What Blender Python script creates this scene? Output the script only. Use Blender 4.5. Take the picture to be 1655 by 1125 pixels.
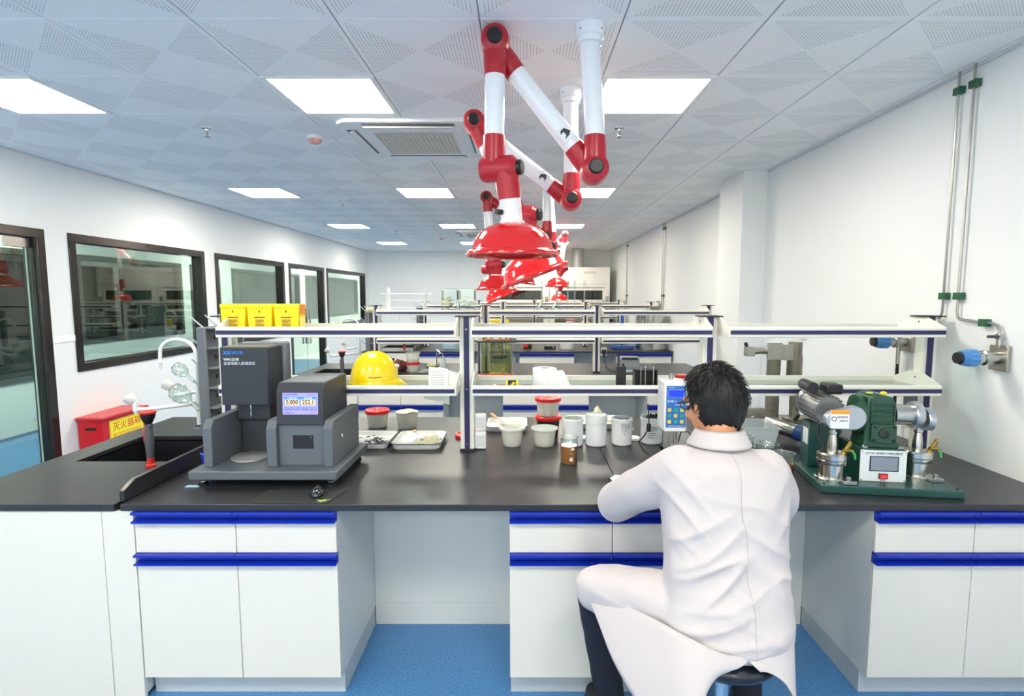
import bpy, bmesh, math, random
from mathutils import Vector, Matrix, noise, Euler
random.seed(7)
for _o in list(bpy.data.objects): bpy.data.objects.remove(_o, do_unlink=True)
SC = bpy.context.scene
COL = SC.collection
PI = math.pi
# ------------------------------------------------------------------ camera
cd = bpy.data.cameras.new('camera'); cam = bpy.data.objects.new('camera', cd); COL.objects.link(cam)
cd.sensor_width = 36.0; cd.lens = 890 / 1655 * 36.0
cd.shift_x = -17.5 / 1655
cd.clip_start = 0.05; cd.clip_end = 80
cam.location = (0, 0, 1.69); cam.rotation_euler = (math.radians(90 - 5.487), 0, 0)
SC.camera = cam
# ------------------------------------------------------------------ world, exposure
w = bpy.data.worlds.new('world'); SC.world = w; w.use_nodes = True
w.node_tree.nodes['Background'].inputs[0].default_value = (1.0, 0.95, 0.86, 1)
w.node_tree.nodes['Background'].inputs[1].default_value = 2.0
vs = SC.view_settings; vs.view_transform = 'Standard'; vs.look = 'None'; vs.gamma = 1.0; vs.use_curve_mapping = False
vs.exposure = 0.45
SC.cycles.max_bounces = 20; SC.cycles.diffuse_bounces = 14; SC.cycles.glossy_bounces = 6; SC.cycles.transparent_max_bounces = 24; SC.cycles.sample_clamp_indirect = 8.0
PANEL_STRENGTH = 31.0          # the ceiling light panels
# ------------------------------------------------------------------ materials
def S(h):
    h = h.lstrip('#'); r = [int(h[i:i+2], 16) / 255 for i in (0, 2, 4)]
    return tuple(((c / 12.92) if c <= 0.04045 else ((c + 0.055) / 1.055) ** 2.4) for c in r) + (1,)
MATS = {}
def mat(name, col, rough=0.5, metal=0.0, noise_amt=0.0, nscale=20.0, bump=0.0, bscale=200.0, spec=0.5, coat=0.0, emit=None, estr=0.0, sheen=0.0, sss=0.0):
    if name in MATS: return MATS[name]
    m = bpy.data.materials.new(name); m.use_nodes = True; nt = m.node_tree; b = nt.nodes['Principled BSDF']
    c = S(col) if isinstance(col, str) else col
    b.inputs['Base Color'].default_value = c; b.inputs['Roughness'].default_value = rough
    b.inputs['Metallic'].default_value = metal; b.inputs['Specular IOR Level'].default_value = spec
    b.inputs['Coat Weight'].default_value = coat; b.inputs['Coat Roughness'].default_value = 0.08
    if sheen: b.inputs['Sheen Weight'].default_value = sheen
    if sss:
        b.inputs['Subsurface Weight'].default_value = sss; b.inputs['Subsurface Radius'].default_value = (.02, .008, .005); b.inputs['Subsurface Scale'].default_value = .3
    if emit:
        b.inputs['Emission Color'].default_value = S(emit) if isinstance(emit, str) else emit; b.inputs['Emission Strength'].default_value = estr
    tc = nt.nodes.new('ShaderNodeTexCoord')
    if noise_amt:
        n = nt.nodes.new('ShaderNodeTexNoise'); n.inputs['Scale'].default_value = nscale; n.inputs['Detail'].default_value = 4
        nt.links.new(tc.outputs['Object'], n.inputs['Vector'])
        mx = nt.nodes.new('ShaderNodeMix'); mx.data_type = 'RGBA'
        mx.inputs[6].default_value = tuple(x * (1 - noise_amt) for x in c[:3]) + (1,)
        mx.inputs[7].default_value = tuple(min(1, x * (1 + noise_amt)) for x in c[:3]) + (1,)
        nt.links.new(n.outputs['Fac'], mx.inputs[0]); nt.links.new(mx.outputs[2], b.inputs['Base Color'])
    if bump:
        n2 = nt.nodes.new('ShaderNodeTexNoise'); n2.inputs['Scale'].default_value = bscale; n2.inputs['Detail'].default_value = 3
        nt.links.new(tc.outputs['Object'], n2.inputs['Vector'])
        bp = nt.nodes.new('ShaderNodeBump'); bp.inputs['Strength'].default_value = bump; bp.inputs['Distance'].default_value = 0.002
        nt.links.new(n2.outputs['Fac'], bp.inputs['Height']); nt.links.new(bp.outputs['Normal'], b.inputs['Normal'])
    MATS[name] = m; return m
def glass(name, tint='#eef4f0', ior=1.45, boost=1.0, rough=0.0):
    """thin architectural glass: Fresnel mix of clear and mirror"""
    if name in MATS: return MATS[name]
    m = bpy.data.materials.new(name); m.use_nodes = True; nt = m.node_tree; nt.nodes.remove(nt.nodes['Principled BSDF'])
    out = nt.nodes['Material Output']; t = nt.nodes.new('ShaderNodeBsdfTransparent'); t.inputs[0].default_value = S(tint)
    g = nt.nodes.new('ShaderNodeBsdfGlossy'); g.inputs['Roughness'].default_value = rough; g.inputs[0].default_value = (1, 1, 1, 1)
    f = nt.nodes.new('ShaderNodeFresnel'); f.inputs[0].default_value = ior
    ge = nt.nodes.new('ShaderNodeNewGeometry'); ir = nt.nodes.new('ShaderNodeMapRange'); ir.inputs[3].default_value = ior; ir.inputs[4].default_value = 1/ior    # both faces of a pane act alike
    nt.links.new(ge.outputs['Backfacing'], ir.inputs[0]); nt.links.new(ir.outputs[0], f.inputs[0])
    mu = nt.nodes.new('ShaderNodeMath'); mu.operation = 'MULTIPLY'; mu.inputs[1].default_value = boost; mu.use_clamp = True
    mx = nt.nodes.new('ShaderNodeMixShader'); nt.links.new(f.outputs[0], mu.inputs[0]); nt.links.new(mu.outputs[0], mx.inputs[0])
    nt.links.new(t.outputs[0], mx.inputs[1]); nt.links.new(g.outputs[0], mx.inputs[2]); nt.links.new(mx.outputs[0], out.inputs[0])
    MATS[name] = m; return m
def frosted(name, tint, alpha, rough=0.3):
    """translucent plastic: diffuse skin over a clear body"""
    if name in MATS: return MATS[name]
    m = bpy.data.materials.new(name); m.use_nodes = True; nt = m.node_tree; b = nt.nodes['Principled BSDF']
    b.inputs['Base Color'].default_value = S(tint); b.inputs['Roughness'].default_value = rough; b.inputs['Alpha'].default_value = alpha
    MATS[name] = m; return m

WALL = mat('wall_paint', '#e5e8e8', 0.55, noise_amt=0.012, nscale=1.5, bump=0.03, bscale=300)
CAB = mat('cabinet_laminate', '#dcd8cd', 0.38, noise_amt=0.01, nscale=3)
CABSIDE = mat('cabinet_side', '#d6d8d5', 0.42)
KICK = mat('toe_kick', '#b6bdc0', 0.45, noise_amt=0.03, nscale=8)
TOP = mat('phenolic_top', '#2a2a2e', 0.33, noise_amt=0.05, nscale=2, bump=0.04, bscale=500)
TOPEDGE = mat('top_edge', '#26262c', 0.4)
SINKM = mat('sink_black', '#141519', 0.4)
BLUE = mat('blue_handle', '#0d2ba6', 0.38)
CREAM = mat('cream_aluminium', '#f0eee2', 0.35)
NAVY = mat('navy_strip', '#29285a', 0.45)
DARKCAP = mat('dark_cap', '#24252b', 0.5)
FRAME = mat('door_frame_metal', '#2c2928', 0.16, metal=0.35, spec=0.6)
RED = mat('gloss_red', '#d3181a', 0.09, coat=0.6)
JRED = mat('joint_red', '#b3202e', 0.28)
TUBEW = mat('tube_white', '#eef1f2', 0.2, coat=0.3)
BLACK = mat('black_plastic', '#17181b', 0.4)
STEEL = mat('steel', '#b9b8b4', 0.25, metal=1.0)
STEELD = mat('steel_dull', '#8f8d85', 0.42, metal=0.9, noise_amt=0.25, nscale=25)
CHROME = mat('chrome', '#d8d8d8', 0.1, metal=1.0)
WHITEP = mat('white_plastic', '#f2f3f3', 0.35)
GREYP = mat('grey_plastic', '#6d7178', 0.5)
GLASS = glass('window_glass', '#cfdcd5', 1.52, 1.2)
GSHELF = glass('shelf_glass', '#dbe6e3', 1.5, 1.2)
LABG = glass('lab_glass', '#f6faf8', 1.5, 1.8)

# ------------------------------------------------------------------ mesh builder
class MB:
    def __init__(s): s.v = []; s.f = []; s.M = Matrix()
    def _add(s, vs, fs):
        n = len(s.v); s.v += [tuple(s.M @ Vector(p)) for p in vs]; s.f += [tuple(i + n for i in f) for f in fs]; return s
    def box(s, x0, y0, z0, x1, y1, z1):
        return s._add([(x0,y0,z0),(x1,y0,z0),(x1,y1,z0),(x0,y1,z0),(x0,y0,z1),(x1,y0,z1),(x1,y1,z1),(x0,y1,z1)],
                      [(0,3,2,1),(4,5,6,7),(0,1,5,4),(1,2,6,5),(2,3,7,6),(3,0,4,7)])
    def cbox(s, c, d):
        return s.box(c[0]-d[0]/2, c[1]-d[1]/2, c[2]-d[2]/2, c[0]+d[0]/2, c[1]+d[1]/2, c[2]+d[2]/2)
    def cyl(s, p0, p1, r0, r1=None, n=20, caps=True):
        r1 = r0 if r1 is None else r1
        p0 = Vector(p0); p1 = Vector(p1); d = (p1 - p0).normalized()
        a = d.orthogonal().normalized(); b = d.cross(a)
        vs = []; fs = []
        for p, r in ((p0, r0), (p1, r1)):
            for k in range(n):
                t = 2*PI*k/n; vs.append(p + a*(r*math.cos(t)) + b*(r*math.sin(t)))
        for k in range(n): fs.append((k, (k+1) % n, n+(k+1) % n, n+k))
        if caps: fs.append(tuple(range(n))[::-1]); fs.append(tuple(range(n, 2*n)))
        return s._add(vs, fs)
    def lathe(s, prof, c=(0,0,0), n=24, axis=None, closed=False):
        """prof: (r, z) list about local z, optional axis direction"""
        c = Vector(c); vs = []; fs = []
        if axis is None: R = Matrix.Identity(3)
        else: R = Vector((0,0,1)).rotation_difference(Vector(axis)).to_matrix()
        m = len(prof)
        for r, z in prof:
            for k in range(n):
                t = 2*PI*k/n; vs.append(c + R @ Vector((r*math.cos(t), r*math.sin(t), z)))
        for i in range(m-1 if not closed else m):
            j = (i+1) % m
            for k in range(n): fs.append((i*n+k, i*n+(k+1) % n, j*n+(k+1) % n, j*n+k))
        if not closed:
            if prof[0][0] > 1e-6: fs.append(tuple(range(n))[::-1])
            if prof[-1][0] > 1e-6: fs.append(tuple(range((m-1)*n, m*n)))
        return s._add(vs, fs)
    def tube(s, pts, r, n=10, caps=True, rs=None):
        pts = [Vector(p) for p in pts]; m = len(pts); vs = []; fs = []
        up = None
        for i, p in enumerate(pts):
            d = (pts[min(i+1, m-1)] - pts[max(i-1, 0)]).normalized()
            if up is None: up = d.orthogonal().normalized()
            up = (up - d*up.dot(d)); up = up.normalized() if up.length > 1e-6 else d.orthogonal().normalized()
            b = d.cross(up); rr = rs[i] if rs else r
            for k in range(n):
                t = 2*PI*k/n; vs.append(p + up*(rr*math.cos(t)) + b*(rr*math.sin(t)))
        for i in range(m-1):
            for k in range(n): fs.append((i*n+k, i*n+(k+1) % n, (i+1)*n+(k+1) % n, (i+1)*n+k))
        if caps: fs.append(tuple(range(n))[::-1]); fs.append(tuple(range((m-1)*n, m*n)))
        return s._add(vs, fs)
    def prism(s, poly, a0, a1, plane='xz'):
        """poly of 2d points extruded along the third axis from a0 to a1"""
        def P(u, v, a): return {'xz': (u, a, v), 'yz': (a, u, v), 'xy': (u, v, a)}[plane]
        n = len(poly); vs = [P(u, v, a0) for u, v in poly] + [P(u, v, a1) for u, v in poly]
        fs = [tuple(range(n)), tuple(range(n, 2*n))[::-1]] + [(k, n+k, n+(k+1) % n, (k+1) % n) for k in range(n)]
        return s._add(vs, fs)
    def ell(s, c, r, n=16, m=10):
        c = Vector(c); vs = [c + Vector((0,0,-r[2]))]; fs = []
        for i in range(1, m):
            ph = -PI/2 + PI*i/m
            for k in range(n):
                t = 2*PI*k/n; vs.append(c + Vector((r[0]*math.cos(ph)*math.cos(t), r[1]*math.cos(ph)*math.sin(t), r[2]*math.sin(ph))))
        vs.append(c + Vector((0,0,r[2]))); L = len(vs)-1
        for k in range(n): fs.append((0, 1+(k+1) % n, 1+k)); fs.append((L, 1+(m-2)*n+k, 1+(m-2)*n+(k+1) % n))
        for i in range(m-2):
            for k in range(n): fs.append((1+i*n+k, 1+i*n+(k+1) % n, 1+(i+1)*n+(k+1) % n, 1+(i+1)*n+k))
        return s._add(vs, fs)
    def grid(s, fn, nu, nv, thick=None):
        vs = [Vector(fn(i/nu, j/nv)) for j in range(nv+1) for i in range(nu+1)]
        fs = [(j*(nu+1)+i, j*(nu+1)+i+1, (j+1)*(nu+1)+i+1, (j+1)*(nu+1)+i) for j in range(nv) for i in range(nu)]
        return s._add(vs, fs)
    def mesh(s, name, angle=35):
        me = bpy.data.meshes.new(name); me.from_pydata(s.v, [], s.f)
        bm = bmesh.new(); bm.from_mesh(me); bmesh.ops.recalc_face_normals(bm, faces=bm.faces); bm.to_mesh(me); bm.free()
        me.polygons.foreach_set('use_smooth', [True]*len(me.polygons)); me.set_sharp_from_angle(angle=math.radians(angle))
        return me
    def obj(s, name, m, parent=None, bevel=0.0, loc=None, rot=None, angle=35):
        o = bpy.data.objects.new(name, s.mesh(name, angle)); COL.objects.link(o)
        if m: o.data.materials.append(m)
        if parent: o.parent = parent
        if loc: o.location = loc
        if rot: o.rotation_euler = rot
        if bevel:
            b = o.modifiers.new('bevel', 'BEVEL'); b.width = bevel; b.segments = 2; b.limit_method = 'ANGLE'; b.angle_limit = math.radians(40)
        return o
def tag(o, label, cat, group=None, kind=None):
    o['label'] = label; o['category'] = cat
    if group: o['group'] = group
    if kind: o['kind'] = kind
    return o
def thing(name, label, cat, loc=(0,0,0), rz=0.0, group=None):
    o = bpy.data.objects.new(name, None); COL.objects.link(o); o.empty_display_size = 0.05
    o.location = loc; o.rotation_euler = (0, 0, rz); return tag(o, label, cat, group)
def struct(o): o['kind'] = 'structure'; return o
def copy_tree(o, parent=None):
    c = o.copy(); COL.objects.link(c); c.parent = parent
    for ch in list(o.children): copy_tree(ch, c)
    return c
def dup(o, label, loc, rz=None, group=None):
    c = copy_tree(o); c['label'] = label; c.location = loc
    if rz is not None: c.rotation_euler = (0, 0, rz)
    if group: c['group'] = group
    return c
def text(s, size, m, parent, loc, rot=(PI/2, 0, 0), name='lettering', align='CENTER', sx=1.0, depth=0.0003, bold=0.0):
    cu = bpy.data.curves.new(name, 'FONT'); cu.body = s; cu.size = size; cu.align_x = align; cu.align_y = 'CENTER'; cu.extrude = depth; cu.offset = bold; cu.resolution_u = 3
    t = bpy.data.objects.new(name, cu); COL.objects.link(t); bpy.context.view_layer.update()
    me = bpy.data.meshes.new_from_object(t.evaluated_get(bpy.context.evaluated_depsgraph_get())); bpy.data.objects.remove(t)
    o = bpy.data.objects.new(name, me); COL.objects.link(o); me.materials.clear(); me.materials.append(m)
    o.parent = parent; o.location = loc; o.rotation_euler = rot; o.scale = (sx, 1, 1); return o
def B1(x0, y0, z0, x1, y1, z1, name, m, parent=None, bevel=0.0): return MB().box(x0, y0, z0, x1, y1, z1).obj(name, m, parent, bevel)

# ================================================================== the room
XL, XR, YB, YF, ZT = -4.0, 2.26, 14.35, -3.2, 2.83
# floor: vinyl sheets laid across the room over a screed
def floor_mat():
    m = mat('vinyl_floor', '#4a83b8', 0.34); nt = m.node_tree; b = nt.nodes['Principled BSDF']; tc = nt.nodes.new('ShaderNodeTexCoord')
    n = nt.nodes.new('ShaderNodeTexNoise'); n.inputs['Scale'].default_value = 140; n.inputs['Detail'].default_value = 2
    nt.links.new(tc.outputs['Object'], n.inputs['Vector']); r = nt.nodes.new('ShaderNodeValToRGB'); r.color_ramp.interpolation = 'LINEAR'
    e = r.color_ramp.elements; e[0].position = 0.34; e[0].color = S('#38699f'); e[1].position = 0.5; e[1].color = S('#4a83b8')
    e2 = r.color_ramp.elements.new(0.68); e2.color = S('#5a92c4')
    nt.links.new(n.outputs['Fac'], r.inputs[0]); nt.links.new(r.outputs[0], b.inputs['Base Color']); return m
VINYL = floor_mat()
floor = struct(B1(-12, YF-.3, -0.12, XR+.2, YB+.2, -0.004, 'floor', mat('screed', '#2b5288', 0.7)))
for k in range(10):
    y0 = -3.43 + 1.8*k
    MB().box(-5.98, y0, -0.0045, XR, y0+1.797, 0.0).obj('vinyl_sheet', VINYL, floor)
# walls
def wall_with_holes(name, x0, x1, ya, yb, holes, zt=ZT, m=WALL):
    """holes: (y0, y1, z0, z1); a wall in a y-z plane, x0..x1 thick"""
    b = MB(); y = ya
    for (h0, h1, z0, z1) in sorted(holes):
        b.box(x0, y, 0, x1, h0, zt)
        if z0 > 0: b.box(x0, h0, 0, x1, h1, z0)
        b.box(x0, h0, z1, x1, h1, zt); y = h1
    b.box(x0, y, 0, x1, yb, zt)
    return struct(b.obj(name, m))
DOOR1 = (3.25, 4.66, 0.0, 2.235); WIN1 = (4.905, 6.98, 1.0, 2.235); WIN2 = (7.22, 9.30, 1.0, 2.235); DOOR2 = (9.48, 11.15, 0.0, 2.235); WIN3 = (11.30, 14.05, 1.0, 2.235)
wall_with_holes('wall_left', XL-.12, XL, YF, YB, [DOOR1, WIN1, WIN2, DOOR2, WIN3])
wr = struct(B1(XR, YF, 0, XR+.15, YB, ZT, 'wall_right', WALL))
wb = struct(B1(XL-.12, YB, 0, XR+.15, YB+.15, ZT, 'wall_back', WALL))
# panel joints on the back wall
for x in (-1.68, -0.75): B1(x, YB-.004, 0, x+.012, YB, ZT-.002, 'joint_strip', mat('joint_grey', '#d8dbdc', 0.6), wb)
b = MB()
b.box(XL-.12, YF-.15, 0, XR+.15, YF, .75).box(XL-.12, YF-.15, 2.6, XR+.15, YF, ZT).box(XL-.12, YF-.15, .75, XL+.25, YF, 2.6).box(XR-.2, YF-.15, .75, XR+.15, YF, 2.6)
for x in (-1.95, -.05): b.box(x-.12, YF-.15, .75, x+.12, YF, 2.6)
struct(b.obj('wall_front', WALL))
for i, (x0, x1) in enumerate(((XL+.25, -2.07), (-1.83, -.17), (.07, XR-.2))):     # unseen windows added behind the photographer to brighten the room with daylight
    e = bpy.data.objects.new('window_%d' % (9+i), None); COL.objects.link(e); struct(e); e.location = ((x0+x1)/2, YF-.08, .75); W = (x1-x0)/2
    MB().box(-W, -.03, 0, W, .03, .05).box(-W, -.03, 1.8, W, .03, 1.85).box(-W, -.03, .05, -W+.05, .03, 1.8).box(W-.05, -.03, .05, W, .03, 1.8).box(-.025, -.03, .05, .025, .03, 1.8).obj('frame', WHITEP, e)
    for a, b_ in ((-W+.05, -.025), (.025, W-.05)): MB().box(a, -.004, .05, b_, .004, 1.8).obj('pane', glass('added_window_glass', '#f4f8f6', 1.5, 1.0), e)
pil = struct(MB().box(2.03, 5.19, 0, XR, 5.80, ZT).obj('wall_pillar', WALL, bevel=0.004))
def glazed(name, hole, n, door=False, leafs=1):
    y0, y1, z0, z1 = hole; xo = XL + .012
    e = bpy.data.objects.new(name, None); COL.objects.link(e); struct(e); e.location = (XL, (y0+y1)/2, z0)
    W = (y1-y0)/2; H = z1-z0; t = .075
    b = MB(); b.box(-.115, -W, H-t, .012, W, H); b.box(-.115, -W, 0, .012, -W+t, H-t); b.box(-.115, W-t, 0, .012, W, H-t)
    if not door: b.box(-.115, -W+t, 0, .012, W-t, t)
    b.obj('frame', FRAME, e, 0.003)
    zb = t if not door else 0.008
    k = leafs; ww = 2*(W-t)/k
    for i in range(k):
        a = -W+t+i*ww
        MB().box(-.062, a+.004, zb+.002, -.050, a+ww-.004, H-t-.002).obj('pane', GLASS, e)
    return e
w1 = glazed('window_1', WIN1, 1); w2 = glazed('window_2', WIN2, 1); w3 = glazed('window_3', WIN3, 1)
d1 = glazed('door_1', DOOR1, 1, True, 1); d2 = glazed('door_2', DOOR2, 1, True, 2)
# patch fitting at the top of door 1, pull handles on door 2
H1 = (DOOR1[1]-DOOR1[0])/2
MB().box(-.072, H1-.30, 2.075, -.040, H1-.095, 2.15).obj('patch_fitting', STEEL, d1, .002)
MB().cyl((-.056, H1-.115, .0), (-.056, H1-.115, 2.15), .006, n=8).obj('edge_seal', mat('seal', '#e8ece8', .4), d1)
MB().cyl((-.03, -H1+.16, .75), (-.03, -H1+.16, 1.45), .014, n=12).cyl((-.055, -H1+.16, .85), (-.03, -H1+.16, .85), .01, n=8).cyl((-.055, -H1+.16, 1.35), (-.03, -H1+.16, 1.35), .01, n=8).obj('pull_handle', CHROME, d1)
for s in (-1, 1):
    for xx in (-.10, -.012):
        MB().cyl((xx, s*.07, .78), (xx, s*.07, 1.42), .015, n=12).cyl((-.056, s*.07, .9), (xx, s*.07, .9), .01, n=8).cyl((-.056, s*.07, 1.3), (xx, s*.07, 1.3), .01, n=8).obj('pull_handle', CHROME, d2)
# trunking between door 1 and window 1
tr = MB().box(XL, 4.66, 1.28, XL+.006, 4.905, 1.335).obj('cable_trunking', WHITEP, bevel=.002); tag(tr, 'thin white cable trunking on the left wall between glass door and first window', 'trunking')
# corridor and the rooms across it, seen through the glass
XC = -6.12
cw = wall_with_holes('wall_corridor', XC-.12, XC, YF, 24, [(3.6, 7.25, 0.62, 2.25), (7.62, 9.95, 1.0, 2.25), (10.2, 11.2, 0.0, 2.25), (11.65, 15.2, 1.0, 2.25), (15.6, 20.5, 1.0, 2.25)])
OPP = mat('opposite_frame', '#3b4441', 0.4)
for i, (y0, y1, z0, z1) in enumerate([(3.6, 7.25, 0.62, 2.25), (7.62, 9.95, 1.0, 2.25), (10.2, 11.2, 0.0, 2.25), (11.65, 15.2, 1.0, 2.25), (15.6, 20.5, 1.0, 2.25)]):
    e = bpy.data.objects.new('window_%d' % (4+i), None); COL.objects.link(e); struct(e); e.location = (XC, y0, z0)
    b = MB(); W = y1-y0; H = z1-z0; t = .07
    b.box(-.11, 0, H-t, .012, W, H).box(-.11, 0, 0, .012, t, H-t).box(-.11, W-t, 0, .012, W, H-t).box(-.11, t, 0, .012, W-t, t); b.obj('frame', OPP, e)
    MB().box(-.06, t, t, -.05, W-t, H-t).obj('pane', glass('far_glass', '#a9bab3', 1.52, 1.3), e)
struct(B1(XC-3.2, YF, 0, XC-3.0, 24, ZT, 'wall_far_room', mat('far_room_wall', '#8d9a96', .7)))
struct(B1(XC-3.2, YF, ZT, XL-.12, 24, ZT+.1, 'ceiling_corridor', WALL))
struct(B1(XC-3.2, YF, -.01, XC-.12, 24, 0.0, 'floor_far_room', mat('far_floor', '#6d7c80', .5)))
struct(B1(XL-.12, YB+.15, 0, XL-.02, 24, ZT, 'wall_corridor_end', WALL))
struct(B1(XC-3.2, 24, 0, XL, 24.1, ZT, 'wall_corridor_far', WALL)); struct(B1(XC-3.2, YF-.1, 0, XL-.12, YF, ZT, 'wall_corridor_near', WALL))
for k, y in enumerate((1.0, 5.6, 10.2, 14.8, 19.4)):
    o = tag(B1(-5.35, y, ZT-.02, -4.75, y+1.2, ZT, 'corridor_light', mat('corridor_emit', '#ffffff', .5, emit=(1.0, 0.93, 0.80, 1), estr=40.0)), 'square corridor ceiling light beyond the left wall, %s from the entrance' % ['first', 'second', 'third', 'fourth', 'fifth'][k], 'ceiling light', 'corridor lights')
# benches seen in the room across the corridor
for k, (y, h) in enumerate(((4.6, .8), (8.3, .8), (12.8, .8))):
    t = thing('storage_cupboard', ['pale cupboard in the far room behind glass door', 'pale cupboard in the far room behind first window', 'pale cupboard in the far room behind second window'][k], 'cupboard', (XC-2.7, y, 0))
    FR = mat('far_white', '#c9d2cd', .5)
    MB().box(-.25, 0, 0, .25, 1.6, 1.75).obj('body', FR, t, .004)
    for j in range(2): MB().box(.25, .02+.8*j, .1, .27, .78+.8*j, 1.7).obj('door', mat('far_white2', '#bcc6c1', .5), t, .004)
    for j in range(2): MB().cyl((.29, .72+.16*j, .8), (.29, .72+.16*j, 1.0), .008, n=8).obj('handle', CHROME, t)

# ================================================================== ceiling
def perf_mat():
    m = mat('perforated_tile', '#f6f6f5', 0.6); nt = m.node_tree; b = nt.nodes['Principled BSDF']; L = nt.links.new
    tc = nt.nodes.new('ShaderNodeTexCoord'); sx = nt.nodes.new('ShaderNodeSeparateXYZ'); L(tc.outputs['Object'], sx.inputs[0])
    def M(op, a, b_=None, c=None):
        n = nt.nodes.new('ShaderNodeMath'); n.operation = op
        for i, x in enumerate((a, b_, c)):
            if x is None: continue
            if isinstance(x, (int, float)): n.inputs[i].default_value = x
            else: L(x, n.inputs[i])
        return n.outputs[0]
    p = 0.0155
    fx = M('SUBTRACT', M('FRACT', M('DIVIDE', M('ADD', sx.outputs[0], 5*p), p)), .5); fy = M('SUBTRACT', M('FRACT', M('DIVIDE', M('ADD', sx.outputs[1], 5*p), p)), .5)
    d = M('SQRT', M('ADD', M('MULTIPLY', fx, fx), M('MULTIPLY', fy, fy)))
    hole = M('LESS_THAN', d, 0.2)
    tri = M('GREATER_THAN', M('SUBTRACT', M('ABSOLUTE', sx.outputs[1]), M('ABSOLUTE', sx.outputs[0])), 0.008)
    inn = M('LESS_THAN', M('ABSOLUTE', sx.outputs[1]), 0.28)
    k = M('MULTIPLY', M('MULTIPLY', hole, tri), inn)
    mx = nt.nodes.new('ShaderNodeMix'); mx.data_type = 'RGBA'; mx.inputs[6].default_value = S('#f6f6f5'); mx.inputs[7].default_value = S('#8d9194'); L(k, mx.inputs[0]); L(mx.outputs[2], b.inputs['Base Color'])
    return m
PERF = perf_mat(); CEILP = mat('ceiling_plain', '#f6f6f5', 0.6); GRIDM = mat('ceiling_grid', '#c4c8c9', 0.6)
ceil = struct(B1(XL-.12, YF, ZT+.012, XR+.15, YB, ZT+.1, 'ceiling', GRIDM))
xs = [2.22 - .6*k for k in range(11)]       # right edges of the columns
lights_x = {0.42, -1.38, -3.18}
tile_me = None; half_me = None
def tile_mesh(wx, wy):
    b = MB(); x, y = wx/2, wy/2; c = .004
    b._add([(-x,-y,c),(x,-y,c),(x,y,c),(-x,y,c),(-x+c,-y+c,0),(x-c,-y+c,0),(x-c,y-c,0),(-x+c,y-c,0)], [(4,5,6,7)[::-1],(0,1,5,4)[::-1],(1,2,6,5)[::-1],(2,3,7,6)[::-1],(3,0,4,7)[::-1],(0,1,2,3)])
    return b.mesh('ceiling_tile', 20)
TA = tile_mesh(.5962, .5978); TA.materials.append(PERF); TBm = tile_mesh(.5978, .5962); TBm.materials.append(PERF)
def is_light(x0, y0): return any(abs(x0-lx) < .05 for lx in (0.42, -1.38, -3.18)) and abs((y0/3.0) - round(y0/3.0)) < .02
AC_RECTS = [(-1.38, -.18, 3.6, 4.8)]
for xr in xs:
    x0 = xr-.6
    for j in range(2, 24):
        y0 = .6*j
        if y0 > YB-.1 or is_light(x0, y0): continue
        wy = min(.6, YB-y0)
        if wy < .59 or x0 < XL: continue
        o = bpy.data.objects.new('ceiling_tile', TA if x0 > .3 else TBm); COL.objects.link(o); o.parent = ceil
        o.location = (x0+.3, y0+.3, ZT); o.rotation_euler = (0, 0, 0 if x0 > .3 else PI/2)
# margins
b = MB(); b.box(2.222, 1.2, ZT, XR, YB, ZT+.01); b.obj('edge_tile', CEILP, ceil)
b = MB(); b.box(XL, 1.2, ZT, -3.782, YB, ZT+.01); b.obj('edge_tile', CEILP, ceil)
b = MB(); b.box(-3.778, 13.803, ZT, 2.218, YB, ZT+.01); b.obj('edge_tile', CEILP, ceil)
b = MB(); b.box(XL, YF, ZT, XR, 1.197, ZT+.01); b.obj('edge_tile', CEILP, ceil)
tb = B1(XR-.012, YF, ZT-.016, XR, YB, ZT, 'trim_1', mat('angle_trim', '#cfd2d2', .5)); struct(tb)
tb = B1(XL, YF, ZT-.016, XL+.012, YB, ZT, 'trim_2', mat('angle_trim', '#cfd2d2', .5)); struct(tb)
# light panels: aluminium rim and glowing diffuser
EMIT = mat('panel_emit', '#ffffff', 0.5, emit=(1.0, 0.925, 0.785, 1), estr=PANEL_STRENGTH)
RIM = mat('panel_rim', '#f1f1ee', 0.4)
side = {0.42: 'right', -1.38: 'middle', -3.18: 'left'}
rown = ['behind the photographer', 'nearest', 'second', 'third', 'farthest']
proto = None
for j, y0 in enumerate((0.0, 3.0, 6.0, 9.0, 12.0)):
    for x0 in (0.42, -1.38, -3.18):
        lab = 'white square ceiling light panel, %s column, %s row' % (side[x0], rown[j])
        if proto is None:
            t = thing('ceiling_light', lab, 'ceiling light', group='ceiling light panels')
            b = MB(); b.box(-.298, -.298, -.006, .298, -.272, .010).box(-.298, .272, -.006, .298, .298, .010).box(-.298, -.272, -.006, -.272, .272, .010).box(.272, -.272, -.006, .298, .272, .010); b.obj('rim', RIM, t)
            MB().box(-.2718, -.2718, -.003, .2718, .2718, .004).obj('diffuser', EMIT, t)
            proto = t; t.location = (x0+.3, y0+.3, ZT)
        else: dup(proto, lab, (x0+.3, y0+.3, ZT))
for j, y in enumerate((-2.4,)):
    for x0 in (0.42, -1.38, -3.18): dup(proto, 'white square ceiling light panel at the entrance end, %s column' % side[x0], (x0+.3, y, ZT))
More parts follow.
